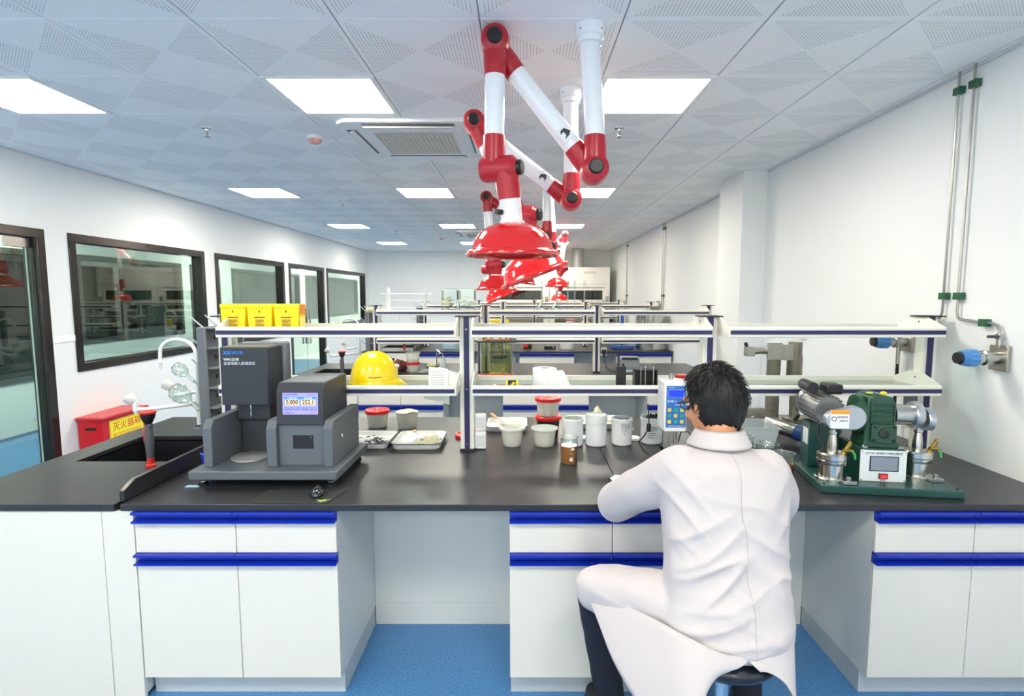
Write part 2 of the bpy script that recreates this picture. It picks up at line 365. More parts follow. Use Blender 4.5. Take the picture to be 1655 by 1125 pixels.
# sprinklers
def sprinkler(x, y, lab):
    t = thing('sprinkler', lab, 'sprinkler', (x, y, ZT), group='ceiling sprinklers')
    MB().lathe([(.035,0),(.033,-.006),(.012,-.008),(.009,-.02)], n=16).obj('escutcheon', CHROME, t)
    MB().cyl((0,0,-.015),(0,0,-.05),.008,n=8).box(-.014,-.003,-.056,.014,.003,-.05).cyl((-.012,0,-.03),(-.004,0,-.055),.0025,n=6).cyl((.012,0,-.03),(.004,0,-.055),.0025,n=6).lathe([(.004,-.056),(.02,-.058),(.018,-.061),(0,-.061)], n=12).obj('head', STEEL, t)
for a in ((-2.167, 3.9, 'small chrome sprinkler on the ceiling left of the air conditioner'), (.66, 3.9, 'small chrome sprinkler behind the right ceiling light, nearest row'), (-2.2, 6.85, 'tiny chrome sprinkler on the ceiling near second light row'), (-2.28, 10.05, 'tiny sprinkler far along the ceiling')): sprinkler(*a)
def smoke(x, y, lab):
    t = thing('smoke_detector', lab, 'smoke detector', (x, y, ZT), group='smoke detectors')
    MB().lathe([(.055,0),(.055,-.018),(.05,-.022)], n=20).obj('base', WHITEP, t)
    MB().lathe([(.046,-.02),(.043,-.035),(.03,-.05),(0,-.052)], n=20).obj('cover', mat('det_red', '#d99a8c', .5), t)
smoke(-1.5, 4.1, 'white and red smoke detector beside the near air conditioner'); smoke(-1.6, 11.0, 'tiny smoke detector far along the ceiling')
# cassette air conditioners
def cassette(x, y, lab):
    t = thing('air_conditioner', lab, 'air conditioner', (x, y, ZT), group='ceiling cassette air conditioners')
    ACW = mat('ac_white', '#e8eaea', .45); ACD = mat('ac_dark', '#6b6f72', .6); GR = mat('ac_grille', '#d9d6cc', .55)
    a = .475; pl = [(-a+.06,-a),(a-.06,-a),(a,-a+.06),(a,a-.06),(a-.06,a),(-a+.06,a),(-a,a-.06),(-a,-a+.06)]
    MB().prism(pl, -.03, 0, 'xy').obj('panel', ACW, t, .006)
    for k in range(4):
        v = MB(); v.M = Matrix.Rotation(k*PI/2, 4, 'Z'); v.box(-.30, -.44, -.034, .30, -.375, -.03); sl = v.obj('air_slot', ACD, t)
        v = MB(); v.M = Matrix.Rotation(k*PI/2, 4, 'Z') @ Matrix.Translation((0,-.40,-.036)) @ Matrix.Rotation(.5, 4, 'X'); v.box(-.295, -.025, -.003, .295, .025, .003); v.obj('louver', ACW, sl)
    MB().box(-.33,-.33,-.036,.33,.33,-.03).obj('inner_panel', ACW, t, .004)
    MB().box(-.27,-.27,-.0385,.27,.27,-.036).obj('grille_back', mat('ac_back', '#8e8b83', .7), t)
    v = MB()
    for k in range(19): q = -.27+.03*k; v.box(q-.004,-.27,-.044,q+.004,.27,-.038)
    for k in range(19): q = -.27+.03*k; v.box(-.27,q-.004,-.043,.27,q+.004,-.038)
    v.obj('grille', GR, t)
cassette(-.75, 4.14, 'white ceiling cassette air conditioner with square grille, nearer one'); cassette(-.75, 10.3, 'small distant ceiling cassette air conditioner above the third bench')
# ================================================================== benches
BZ, TT = 0.85, 0.028
HP = [(.018,0),(-.020,0),(-.024,-.003),(-.024,-.009),(.012,-.013),(.012,-.034),(-.018,-.037),(-.024,-.039),(-.024,-.044),(-.020,-.046),(.018,-.046)]   # handle profile (y, z)
def base_cabinet(x0, x1, yf, lab, group, face=-1):
    """cabinet with two drawers over two doors, front at yf facing -y (face=-1) or +y"""
    W = (x1-x0)/2; t = thing('base_cabinet', lab, 'cabinet', ((x0+x1)/2, yf, 0), 0 if face < 0 else PI, group)
    D = .56
    MB().box(-W, .02, .10, W, D, BZ-TT-.001).obj('body', CABSIDE, t)
    MB().box(-W+.002, .055, 0, W-.002, D-.02, .10).obj('toe_kick', KICK, t)
    for s in (-1, 1):
        a, b_ = (-W, -.0015) if s < 0 else (.0015, W)
        dr = MB().box(a, 0, .646, b_, .0195, .777).obj('drawer', CAB, t, .0015)
        MB().prism([(p, .8215+q) for p, q in HP], a, b_, 'yz').obj('handle', BLUE, dr)
        do = MB().box(a, 0, .104, b_, .0195, .598).obj('door', CAB, t, .0015)
        MB().prism([(p, .6445+q) for p, q in HP], a, b_, 'yz').obj('handle', BLUE, do)
    return t
def post_rack(xsn, yc, lab, levels=(1.504, 1.206), group='reagent racks', ztop=1.575, half=.18):
    t = thing('reagent_rack', lab, 'shelf rack', (0, yc, BZ), 0, group)
    for x in xsn:
        h = ztop-BZ
        p = MB().box(x-.037, -.03, 0, x+.037, .03, h).obj('post', CREAM, t, .003)
        for s in (-1, 1): MB().box(x-.0135, s*.034-.005, .012, x+.0135, s*.034+.005, h).obj('post_strip', NAVY, p)
        MB().box(x-.057, -.06, h, x+.057, .06, h+.007).obj('post_cap', DARKCAP, p, .002)
        MB().box(x-.039, -.045, 0, x+.039, .045, .012).obj('post_foot', DARKCAP, p, .002)
        for zz in (.04, .34, .66): MB().cyl((x, -.0385, zz), (x, -.0415, zz), .004, n=8).obj('bolt', STEEL, p)
    for a, b_ in zip(xsn, xsn[1:]):
        x0, x1 = a+.044, b_-.044
        for zc in levels:
            z = zc-BZ
            g = MB().box(x0+.004, -half+.012, z-.006, x1-.004, half-.012, z+.001).obj('glass_shelf', GSHELF, t)
            for s in (-1, 1):
                y = s*half
                pr = [(y-s*-.0, z-.027), (y+s*.012, z-.024), (y+s*.014, z+.02), (y+s*.006, z+.026), (y-s*.012, z+.026), (y-s*.012, z-.027)]
                MB().prism(pr, x0, x1, 'yz').obj('rail', CREAM, g)
                MB().box(x0+.002, y+s*.010, z-.0105, x1-.002, y+s*.0165, z+.0095).obj('rail_strip', NAVY, g)
            for xx in (x0-.006, x1):
                pl = [(-half-.004, z-.027), (-half-.004, z+.024), (-.055, z+.072), (.055, z+.072), (half+.004, z+.024), (half+.004, z-.027)]
                MB().prism(pl, xx, xx+.006, 'yz').obj('bracket', CREAM, g)
                MB().cyl((xx-.003, 0, z+.045), (xx+.009, 0, z+.045), .006, n=8).obj('bolt', STEEL, g)
    return t
def sink_top(x0, x1, y0, y1, hx0, hx1, hy0, hy1, lab, group):
    t = thing('sink_worktop', lab, 'sink worktop', (0, 0, BZ-TT), 0, group)
    b = MB(); h = TT
    b.box(x0, y0, 0, x1, hy0, h).box(x0, hy1, 0, x1, y1, h).box(x0, hy0, 0, hx0, hy1, h).box(hx1, hy0, 0, x1, hy1, h)
    b.obj('top', TOP, t)
    b = MB(); d = -.26; w_ = .012
    b.box(hx0-w_, hy0-w_, d, hx0+.0, hy1+w_, .006).box(hx1, hy0-w_, d, hx1+w_, hy1+w_, .006).box(hx0, hy0-w_, d, hx1, hy0, .006).box(hx0, hy1, d, hx1, hy1+w_, .006).box(hx0-w_, hy0-w_, d-.012, hx1+w_, hy1+w_, d)
    bs = b.obj('basin', SINKM, t)
    MB().lathe([(.045, d+.001),(.045, d+.004),(.03, d+.003),(.0, d+.003)], ((hx0+hx1)/2, (hy0+hy1)/2, 0), 20).obj('drain', STEEL, bs)
    return t
def upstand(x, y0, y1, lab, group=None):
    b = MB().prism([(y0, BZ), (y0, BZ+.045), (y0+.07, BZ+.075), (y1, BZ+.075), (y1, BZ)], x-.010, x+.010, 'yz')
    return tag(b.obj('upstand', TOP, None, .002), lab, 'upstand', group)
def island(n, yc, cabs, xl, xr, word, xu=-1.635):
    yf, yb = yc-.80, yc+.80
    # worktop in two slabs with a fine joint
    t = thing('worktop', 'long black laboratory worktop of the %s bench' % word, 'worktop', (0, 0, BZ-TT), 0, 'black worktops')
    xj = .425 if n == 1 else .1
    for a, b_ in ((xu+.012 if n < 4 else xl, xj-.0012), (xj+.0012, xr)):
        MB().box(a, yf, 0, b_, yb, TT).obj('slab', TOP, t, .0025)
    for k, (a, b_) in enumerate(cabs):
        nm = ['left', 'middle', 'right'][k]
        base_cabinet(a, b_, yf+.005, 'white base cabinet with blue handles, %s one on the front of the %s bench' % (nm, word), 'white base cabinets')
    # knee-space back panels
    gaps = [(cabs[i][1], cabs[i+1][0]) for i in range(len(cabs)-1)]
    for k, (a, b_) in enumerate(gaps):
        g = thing('knee_panel', 'pale back panel of the %s knee space under the %s bench' % (['left', 'right'][k], word), 'panel', ((a+b_)/2, yf+.545, 0), 0, 'knee space panels'); W = (b_-a)/2
        MB().box(-W+.001, 0, .12, W-.001, .018, BZ-TT-.001).obj('board', CABSIDE, g); MB().box(-W+.001, .001, 0, W-.001, .018, .1185).obj('plinth', CABSIDE, g)
    # the back of the island, facing the next aisle
    t2 = thing('rear_cabinet', 'white cabinet row on the far side of the %s bench' % word, 'cabinet', ((xl+xr)/2, yb-.005, 0), PI, 'rear cabinet rows'); W = (xr-xl)/2-.02
    MB().box(-W, .02, .1, W, .60, BZ-TT-.002).obj('body', CABSIDE, t2); MB().box(-W, .06, 0, W, .58, .1).obj('toe_kick', KICK, t2)
    nd = 8; dw = 2*W/nd
    for i in range(nd):
        d = MB().box(-W+i*dw+.002, 0, .104, -W+(i+1)*dw-.002, .0195, .777).obj('door', CAB, t2)
        MB().prism([(p, .8215+q) for p, q in HP], -W+i*dw+.002, -W+(i+1)*dw-.002, 'yz').obj('handle', BLUE, d)
    # sink end
    if n < 4:
        s = sink_top(-2.42, xu-.012, yf, yb, -2.27, -1.74, yc-.22, yc+.28, 'black sink worktop at the left end of the %s bench' % word, 'black sink worktops')
        c = thing('sink_cabinet', 'plain white sink cabinet at the left end of the %s bench' % word, 'cabinet', (0, yf+.005, 0), 0, 'sink cabinets')
        MB().box(-2.40, .019, .02, -1.583, 1.58, BZ-TT-.30).obj('body', CABSIDE, c)
        MB().box(-2.40, .019, BZ-TT-.30, -2.385, 1.58, BZ-TT-.001).box(-1.598, .019, BZ-TT-.30, -1.583, 1.58, BZ-TT-.001).obj('side_panel', CABSIDE, c)
        MB().box(-2.41, 0, .0, -1.706, .0185, BZ-TT-.001).obj('front_panel', CAB, c, .0015); MB().box(-1.704, .001, .0, -1.578, .0185, BZ-TT-.001).obj('filler_panel', CAB, c, .0015)
        upstand(xu, yf+.03, yb, 'low black upstand beside the sink of the %s bench' % word, 'sink upstands')
P = 3.03
YC = [2.947, 2.947+P, 2.947+2*P, 2.947+3*P]
island(1, YC[0], [(-1.572, -.757), (-.053, .78), (1.432, 2.235)], -1.6, XR-.004, 'nearest')
island(2, YC[1], [(-1.57, -.76), (-.19, .63), (1.19, 1.98)], -1.6, 2.02, 'second')
island(3, YC[2], [(-1.57, -.76), (-.05, .77), (1.41, 2.23)], -1.6, XR-.004, 'third')
island(4, YC[3], [(-1.57, -.76), (-.05, .77), (1.41, 2.23)], -1.6, XR-.004, 'farthest')
post_rack([-1.583, -.30, .995, 2.165], YC[0], 'cream two-tier glass shelf rack with navy strips on the nearest bench')
post_rack([-1.583, -.40, .80, 2.0], YC[1], 'cream two-tier glass shelf rack on the second bench')
post_rack([-1.583, -.32, 1.02, 2.08], YC[2], 'cream two-tier glass shelf rack on the third bench')
post_rack([-.95, .25, 1.3, 2.08], YC[3], 'small distant glass shelf rack on the farthest bench')
# sockets on rack posts
def socket(x, y, z, lab, plug=False, s=-1):
    t = thing('power_socket', lab, 'socket', (x, y, z), 0, 'sockets on the rack posts')
    MB().box(-.03, -.018, -.045, .03, .018, .045).obj('plate', WHITEP, t, .004)
    MB().box(-.031*1, -.0205, -.03, .024, -.018, .03).obj('face', mat('socket_face', '#d9dcdd', .4), t)
    if plug:
        MB().box(-.028, -.065, -.022, .02, -.02, .022).obj('plug', BLACK, t, .008)
        MB().tube([(0, -.055, -.02), (0, -.06, -.06), (.005, -.05, -.11)], .005, 8).obj('cord', BLACK, t)
socket(2.097, YC[0]-.012, 1.12, 'upper white socket with open dark cover on the right rack post'); socket(2.097, YC[0]-.012, 1.02, 'lower white socket with a black plug on the right rack post', True)
MB().box(-.07,-.05,-.03,.0,-.04,.035).obj('socket_cover', mat('cover_grey', '#6a7078', .4), bpy.data.objects['power_socket'], .002)
socket(-.2315, YC[0]+.01, 1.0, 'upper white socket on the centre rack post'); socket(-.2315, YC[0]+.01, .90, 'lower white socket on the centre rack post')
socket(.88, YC[1]-.02, 1.08, 'socket with plugged black cord on the second bench rack', True)

# ================================================================== extraction arms
def arm(lab, col, Y, j1, j2, j3, dome, tilt=0.0, r=.043, dr=.205):
    """col: x of ceiling column; j1, j2, j3: joints (x, z) in the plane Y; dome: (x, z) of the rim centre; tilt about y"""
    t = thing('extraction_arm', lab, 'extraction arm', (col, Y, ZT), 0, 'red and white fume extraction arms')
    def L(p, dy=0): return Vector((p[0]-col, dy, p[1]-ZT))
    a, b_, c, d = L(j1), L(j2), L(j3), L(dome)
    fl = MB().lathe([(.062, 0), (.062, -.05), (.055, -.054), (.055, -.075), (r+.003, -.08)], n=24).obj('ceiling_flange', TUBEW, t)
    for k in range(4):
        q = PI/4+k*PI/2; MB().cyl((.060*math.cos(q), .060*math.sin(q), -.03), (.065*math.cos(q), .065*math.sin(q), -.03), .004, n=6).obj('screw', STEEL, fl)
    MB().cyl((0, 0, -.07), (a.x, 0, a.z+.13), r, n=24).obj('column', TUBEW, t)
    def joint(p, dirs, cap=(0, -1, 0), ln=.10, capr=.030):
        """round housing with its axis on cap; dirs: (direction, offset along the axis)"""
        cp = Vector(cp_) if False else Vector(cap)
        m = MB(); ax = -cp
        m.lathe([(.0, -ln*.55), (.036, -ln*.55), (.058, -ln*.40), (.062, 0), (.062, ln*.50), (.055, ln*.62), (0, ln*.64)], p, 24, axis=ax)
        for dv, off in dirs:
            dv = Vector(dv).normalized(); s0 = Vector(p)+ax*off
            m.cyl(s0, s0+dv*.10, r+.008, r+.006, 24).cyl(s0+dv*.098, s0+dv*.14, r+.0055, r+.0035, 24)
        j = m.obj('joint', JRED, t)
        MB().lathe([(0, .004), (capr+.002, .004), (capr+.002, -.012), (capr-.004, -.018), (0, -.018)], Vector(p)-ax*(ln*.56), 20, axis=ax).obj('clamp_cap', BLACK, j)
        return j
    off = .055
    joint(a, [((0, 0, 1), 0), (b_-a, off)])
    joint(b_, [(a-b_, off), (c-b_, 0)])
    oy = Vector((0, off, 0)); u = (b_-a).normalized()
    di = MB().cyl(a+oy+u*.12, b_+oy-u*.12, r, n=24).obj('diagonal_tube', TUBEW, t)
    # maker's square badge: white with a black wing mark
    side_ = u.cross(Vector((0, 1, 0))); q = a+oy+u*.20+Vector((0, -r-.0008, 0))
    bm_ = MB(); R = Matrix((( u.x, 0, side_.x), (u.y, -1, side_.y), (u.z, 0, side_.z))).to_4x4(); bm_.M = Matrix.Translation(q) @ R
    bm_.box(-.030, -.0005, -.028, .030, .004, .028); bd = bm_.obj('badge', mat('badge_white', '#e4e8ea', .4), di)
    bm_ = MB(); bm_.M = Matrix.Translation(q+Vector((0, -.001, 0))) @ R; bm_.prism([(-.004,-.022),(.022,-.006),(.020,.014),(.006,.022),(.010,.004),(-.010,.004),(-.020,.020),(-.016,-.008)], .003, .0046, 'xz'); bm_.obj('badge_mark', BLACK, bd)
    v = (c-b_).normalized(); MB().cyl(b_+v*.12, c-v*.12, r, n=24).obj('drop_tube', TUBEW, t)
    # elbow above the hood: housing across, cap to the right
    ca = Vector((.94, -.34, 0)); ax = -ca; ln = .17
    top = Matrix.Rotation(tilt, 3, 'Y') @ Vector((0, 0, 1)); ap = d + top*.135
    c2 = c + ca*.055
    m = MB(); m.lathe([(0, -ln*.5), (.034, -ln*.5), (.054, -ln*.38), (.056, ln*.36), (.05, ln*.46), (0, ln*.47)], c+ca*.025, 24, axis=ax)
    m.cyl(c, c-v*.14, r+.008, r+.005, 24); w_ = (ap-c2).normalized(); m.cyl(c2, c2+w_*.13, r+.010, r+.007, 24); j = m.obj('elbow', JRED, t)
    MB().lathe([(0, .004), (.032, .004), (.032, -.016), (.026, -.022), (0, -.022)], c+ca*.025-ax*(ln*.5), 20, axis=ax).obj('clamp_cap', BLACK, j)
    nk = MB().cyl(c2+w_*.12, ap+top*.01, r+.003, n=24).lathe([(r+.004, -.012), (r+.012, -.010), (r+.012, .012), (r+.004, .016)], ap, 24, axis=top).obj('hood_neck', TUBEW, t)
    kp = c2+w_*.19+Vector((-.04, -.03, 0)); MB().cyl(kp, kp+Vector((-.022, -.018, 0)), .012, n=12).cyl(kp+Vector((.0, .0, 0)), kp+Vector((.03, .024, 0)), .004, n=8).obj('damper_knob', BLACK, nk)
    pr = [(r+.006, .138), (.075, .135), (.115, .118), (.15, .090), (.172, .056), (.182, .024), (.188, .018), (dr-.003, .012), (dr, .004), (dr, -.004), (dr-.006, -.006), (.186, .004), (.176, .018), (.166, .052), (.145, .084), (.11, .112), (.07, .128), (r+.006, .131)]
    MB().lathe(pr, d, 40, axis=top, closed=True).obj('hood_dome', RED, t, angle=50)
    return t
arm('red domed extraction arm hanging nearest above the front bench', .285, 2.46, (.312, 2.235), (-.118, 2.765), (-.125, 2.235), (-.046, 1.865))
arm('second extraction arm above the front bench with its red dome tilted', .265, 3.19, (.274, 2.232), (-.27, 2.655), (-.02, 2.14), (.07, 1.80), -.36)
arm('extraction arm with level red dome above the second bench', .235, 5.5, (.235, 2.27), (-.355, 2.64), (-.30, 1.99), (-.262, 1.745))
arm('extraction arm with tilted red dome above the second bench', .30, 6.25, (.33, 2.25), (-.12, 2.62), (-.40, 1.98), (-.235, 1.665), -.42)
arm('distant extraction arm whose red dome shows left behind the tilted one', .26, 8.6, (.28, 2.3), (.16, 2.66), (.05, 2.12), (.0, 1.875), .12)
arm('distant extraction arm bent to the right over the third bench', .42, 9.35, (.42, 2.42), (.705, 2.70), (.63, 2.13), (.575, 1.835))
arm('farthest extraction arm with a small low red dome', .50, 12.3, (.50, 2.4), (.80, 2.66), (.80, 1.90), (.81, 1.58))

# ================================================================== fume hoods at the back
def hood(x, lab):
    t = thing('fume_hood', lab, 'fume hood', (x, 13.25, 0), 0, 'white fume hoods'); W = .72
    HW = mat('hood_white', '#eeeee8', .4)
    MB().box(-W, .02, .02, W, 1.0, .88).obj('base_cabinet', HW, t, .004)
    for s in (-1, 1):
        d = MB().box(-.70 if s < 0 else .005, 0, .1, -.005 if s < 0 else .70, .02, .80).obj('door', HW, t, .003); MB().box(s*.06-.01, -.015, .5, s*.06+.01, 0, .72).obj('handle', BLUE, d)
    MB().box(-W, -.04, .88, W, 1.0, .92).obj('worktop', TOP, t, .004)
    MB().box(-W, .0, .92, -W+.13, 1.0, 1.88).obj('side_pillar', HW, t, .004); MB().box(W-.13, .0, .92, W, 1.0, 1.88).obj('side_pillar', HW, t, .004)
    MB().box(-W, .0, 1.88, W, 1.0, 2.35).obj('upper_panel', HW, t, .004)
    MB().box(-W+.02, -.004, 1.945, W-.02, .0, 1.952).obj('panel_line', KICK, t)
    MB().box(-W+.13, .95, .92, W-.13, 1.0, 1.88).obj('back_liner', mat('liner', '#9a9a90', .6), t)
    sx = W-.13
    sh = MB().box(-sx, .03, 1.80, sx, .06, 1.88).box(-sx, .03, 1.30, sx, .06, 1.36).box(-sx, .03, 1.52, sx, .06, 1.58).box(-sx, .03, 1.36, -sx+.04, .06, 1.80).box(sx-.04, .03, 1.36, sx, .06, 1.80).obj('sash_frame', HW, t, .003)
    gm = glass('hood_glass', '#c3c9c0', 1.5, 1.2)
    MB().box(-sx+.04, .04, 1.58, sx-.04, .048, 1.80).obj('sash_pane', gm, sh); MB().box(-sx+.04, .04, 1.36, sx-.04, .048, 1.52).obj('sash_pane', gm, sh)
    MB().box(-sx, .4, 1.0, sx, .42, 1.5).obj('baffle', mat('baffle', '#b7b5aa', .6), t)
    c = MB().box(W-.10, -.012, 1.30, W-.03, 0, 1.52).obj('control_panel', BLACK, t, .004); MB().box(W-.085, -.0145, 1.42, W-.045, -.012, 1.48).obj('panel_display', mat('ctl_red', '#b8453a', .4), c)
    MB().box(W-.10, -.02, 1.55, W-.03, 0, 1.66).obj('gas_valve', STEEL, t, .006)
    text('HOOD', .075, mat('hood_text', '#9a9a98', .6), t, (.25, -.003, 2.22), sx=1.3)
    MB().cyl((0, .5, 2.35), (0, .5, ZT), .15, n=24).obj('exhaust_duct', mat('duct', '#b4b5b3', .4, metal=.3), t)
hood(-.09, 'white fume hood against the back wall, left of the pair'); hood(1.36, 'white fume hood against the back wall, right of the pair')
# ================================================================== sink end fittings
def eyewash(x, y, lab):
    t = thing('eyewash_spray', lab, 'eyewash spray', (x, y, BZ), 0, 'red and grey eyewash sprays'); RR = mat('eyewash_red', '#c8281f', .35); GG = mat('eyewash_grey', '#4a4e54', .5)
    MB().lathe([(.034,0),(.034,.012),(.024,.018),(.024,.045)], n=18).obj('base', RR, t)
    MB().lathe([(.023,.04),(.025,.08),(.03,.12),(.028,.16),(.024,.19),(.02,.205)], n=18).obj('grip', GG, t)
    MB().box(-.034,-.016,.12,-.012,.016,.19).obj('trigger', RR, t, .006)
    MB().box(-.014,-.02,.185,.024,.02,.215).obj('collar', GG, t, .008)
    MB().lathe([(.016,.205),(.03,.22),(.046,.245),(.05,.265),(.046,.265),(.03,.25),(0,.245)], n=22).obj('cup', BLACK, t)
    MB().lathe([(.052,.262),(.056,.268),(.054,.272),(0,.276)], n=22).obj('cap', RR, t); t.scale = (.68, .68, 1.02)
def faucet(x, y, lab):
    t = thing('lab_faucet', lab, 'faucet', (x, y, BZ), 0, 'white three-way lab faucets')
    MB().lathe([(.028,0),(.028,.012),(.015,.02)], n=18).obj('base', BLACK, t)
    MB().cyl((0,0,.012),(0,0,.30),.014,n=14).obj('stem', WHITEP, t)
    pts = [(0,0,.28),(0,0,.48)] + [(-.105+.105*math.cos(a), -.02*math.sin(a/2), .48+.085*math.sin(a)) for a in [PI*k/12 for k in range(1, 12)]] + [(-.21,-.02,.47),(-.212,-.02,.43)]
    g = MB().tube(pts, .011, 12).obj('gooseneck', WHITEP, t)
    MB().lathe([(.012,0),(.016,-.005),(.016,-.015),(.01,-.02),(.010,-.03),(.008,-.032),(.008,-.045),(.006,-.047),(.006,-.06),(0,-.06)], (-.212,-.02,.43), 14).obj('nozzle', WHITEP, g)
    for k, (dx, dy, dz, kx) in enumerate(((-.30,-.14,.165,-1), (-.14,-.03,.235,-1))):
        a = MB().tube([(0,0,dz),(-.05,-.02,dz-.012),(dx*.7,dy*.8,dz-.02),(dx,dy,dz-.02)], .012, 10).obj('branch', WHITEP, t)
        MB().cyl((dx,dy,dz-.03),(dx,dy,dz+.03),.016,n=14).cyl((dx,dy,dz-.045),(dx,dy,dz-.03),.011,n=12).obj('valve_body', WHITEP, a)
        MB().lathe([(.014,0),(.030,.02),(.034,.055),(.026,.06),(0,.06)], (dx,dy,dz+.02), 16, axis=(-.75,-.1,.65)).obj('valve_knob', mat('knob_grey', '#dcddd8', .5), a)
def flask(x, y, z, ax, lab, s=1.0, group='glass vessels hanging on the drying racks'):
    pr = [(.011,0),(.013,.002),(.010,.012),(.010,.05),(.016,.06),(.034,.08),(.042,.105),(.040,.13),(.026,.15),(0,.156),(0,.154),(.025,.148),(.0385,.129),(.0405,.105),(.0325,.081),(.0145,.061),(.0085,.051),(.0085,.012),(.011,0)]
    o = MB().lathe([(r*s, z_*s) for r, z_ in pr], n=20, axis=ax).obj('glass_flask', LABG, None, angle=60); o.location = (x, y, z); return tag(o, lab, 'flask', group)
def drying_rack(x, y, lab, n=1):
    t = thing('drying_rack', lab, 'drying rack', (x, y, BZ), 0, 'grey peg drying racks'); RK = mat('rack_grey', '#6f757c', .5); RK2 = mat('rack_dark', '#5b6168', .55)
    MB().box(-.03,0,.02,-.005,.44,.65).obj('panel', RK2, t)
    MB().prism([(-.09,0),(.012,0),(.012,.65),(-.035,.65),(-.035,.07),(-.055,.05),(-.09,.05)], -.012, .012, 'xz').obj('side_frame', RK, t, .003)
    MB().prism([(-.09,0),(.012,0),(.012,.65),(-.035,.65),(-.035,.07),(-.055,.05),(-.09,.05)], .43, .452, 'xz').obj('side_frame', RK, t, .003)
    for k in range(6): MB().box(-.005,.012,.04+.12*k,.055,.43,.046+.12*k).obj('rib', RK, t)
    for k in range(5):
        for j in (.13,.29):
            MB().box(-.0045,j-.012,.09+.12*k,.0,j+.012,.115+.12*k).obj('peg_socket', BLACK, t)
    for k in range(5):
        for j in range(3):
            p = Vector((-.02, .05+.16*j, .12+.13*k)); MB().cyl(p, p+Vector((-.085,0,.075)), .0055, .0045, n=8).obj('peg', mat('peg_grey', '#9ba1a6', .4), t)
for i in range(3):
    w_ = ['nearest', 'second', 'third'][i]; yc = YC[i]
    faucet(-2.06 if i == 0 else -1.93, yc+.50, 'white gooseneck lab faucet at the sink of the %s bench' % w_)
    eyewash(-1.826 if i < 2 else -1.85, yc-.31 if i == 0 else yc-.45, 'red and grey handheld eyewash by the sink of the %s bench' % w_)
    drying_rack(-1.885 if i == 0 else -1.76, yc+.293, 'grey peg drying rack behind the sink of the %s bench' % w_)
drying_rack(-1.08, YC[3]+.1, 'tiny grey drying rack far back on the farthest bench')
for k, (z, s, dy, dx) in enumerate(((1.00, 1.35, .03, -.03), (1.17, 1.0, .03, -.05), (1.03, .95, .34, -.04))):
    flask(-1.93+dx, YC[0]+.31+dy, z, (-.75, 0, .66), ['large glass flask hung on the lowest pegs of the near drying rack', 'upper glass flask hung on the near drying rack', 'small glass flask at the rear of the near drying rack'][k], s)
# cream sponge on the second rack
sp = MB().box(-.05,-.03,0,.05,.03,.045).obj('sponge', mat('sponge', '#e6dca0', .9, noise_amt=.2, nscale=60, bump=.6, bscale=80), None, .012); sp.location = (-1.775, YC[1]+.45, BZ+.65); tag(sp, 'pale yellow sponge on top of the second drying rack', 'sponge')
cup = thing('blue_cup', 'small blue plastic cup behind the upstand beside the penetration tester', 'cup', (-1.555, 2.66, BZ)); MB().lathe([(.026,0),(.034,.065),(.036,.066),(.032,.064),(.024,.004),(0,.004)], n=22).obj('wall', mat('cup_blue', '#1d45c9', .35), cup); MB().lathe([(.033,.063),(.037,.066),(.033,.068)], n=22, closed=True).obj('lip', mat('cup_blue', '#1d45c9', .35), cup)

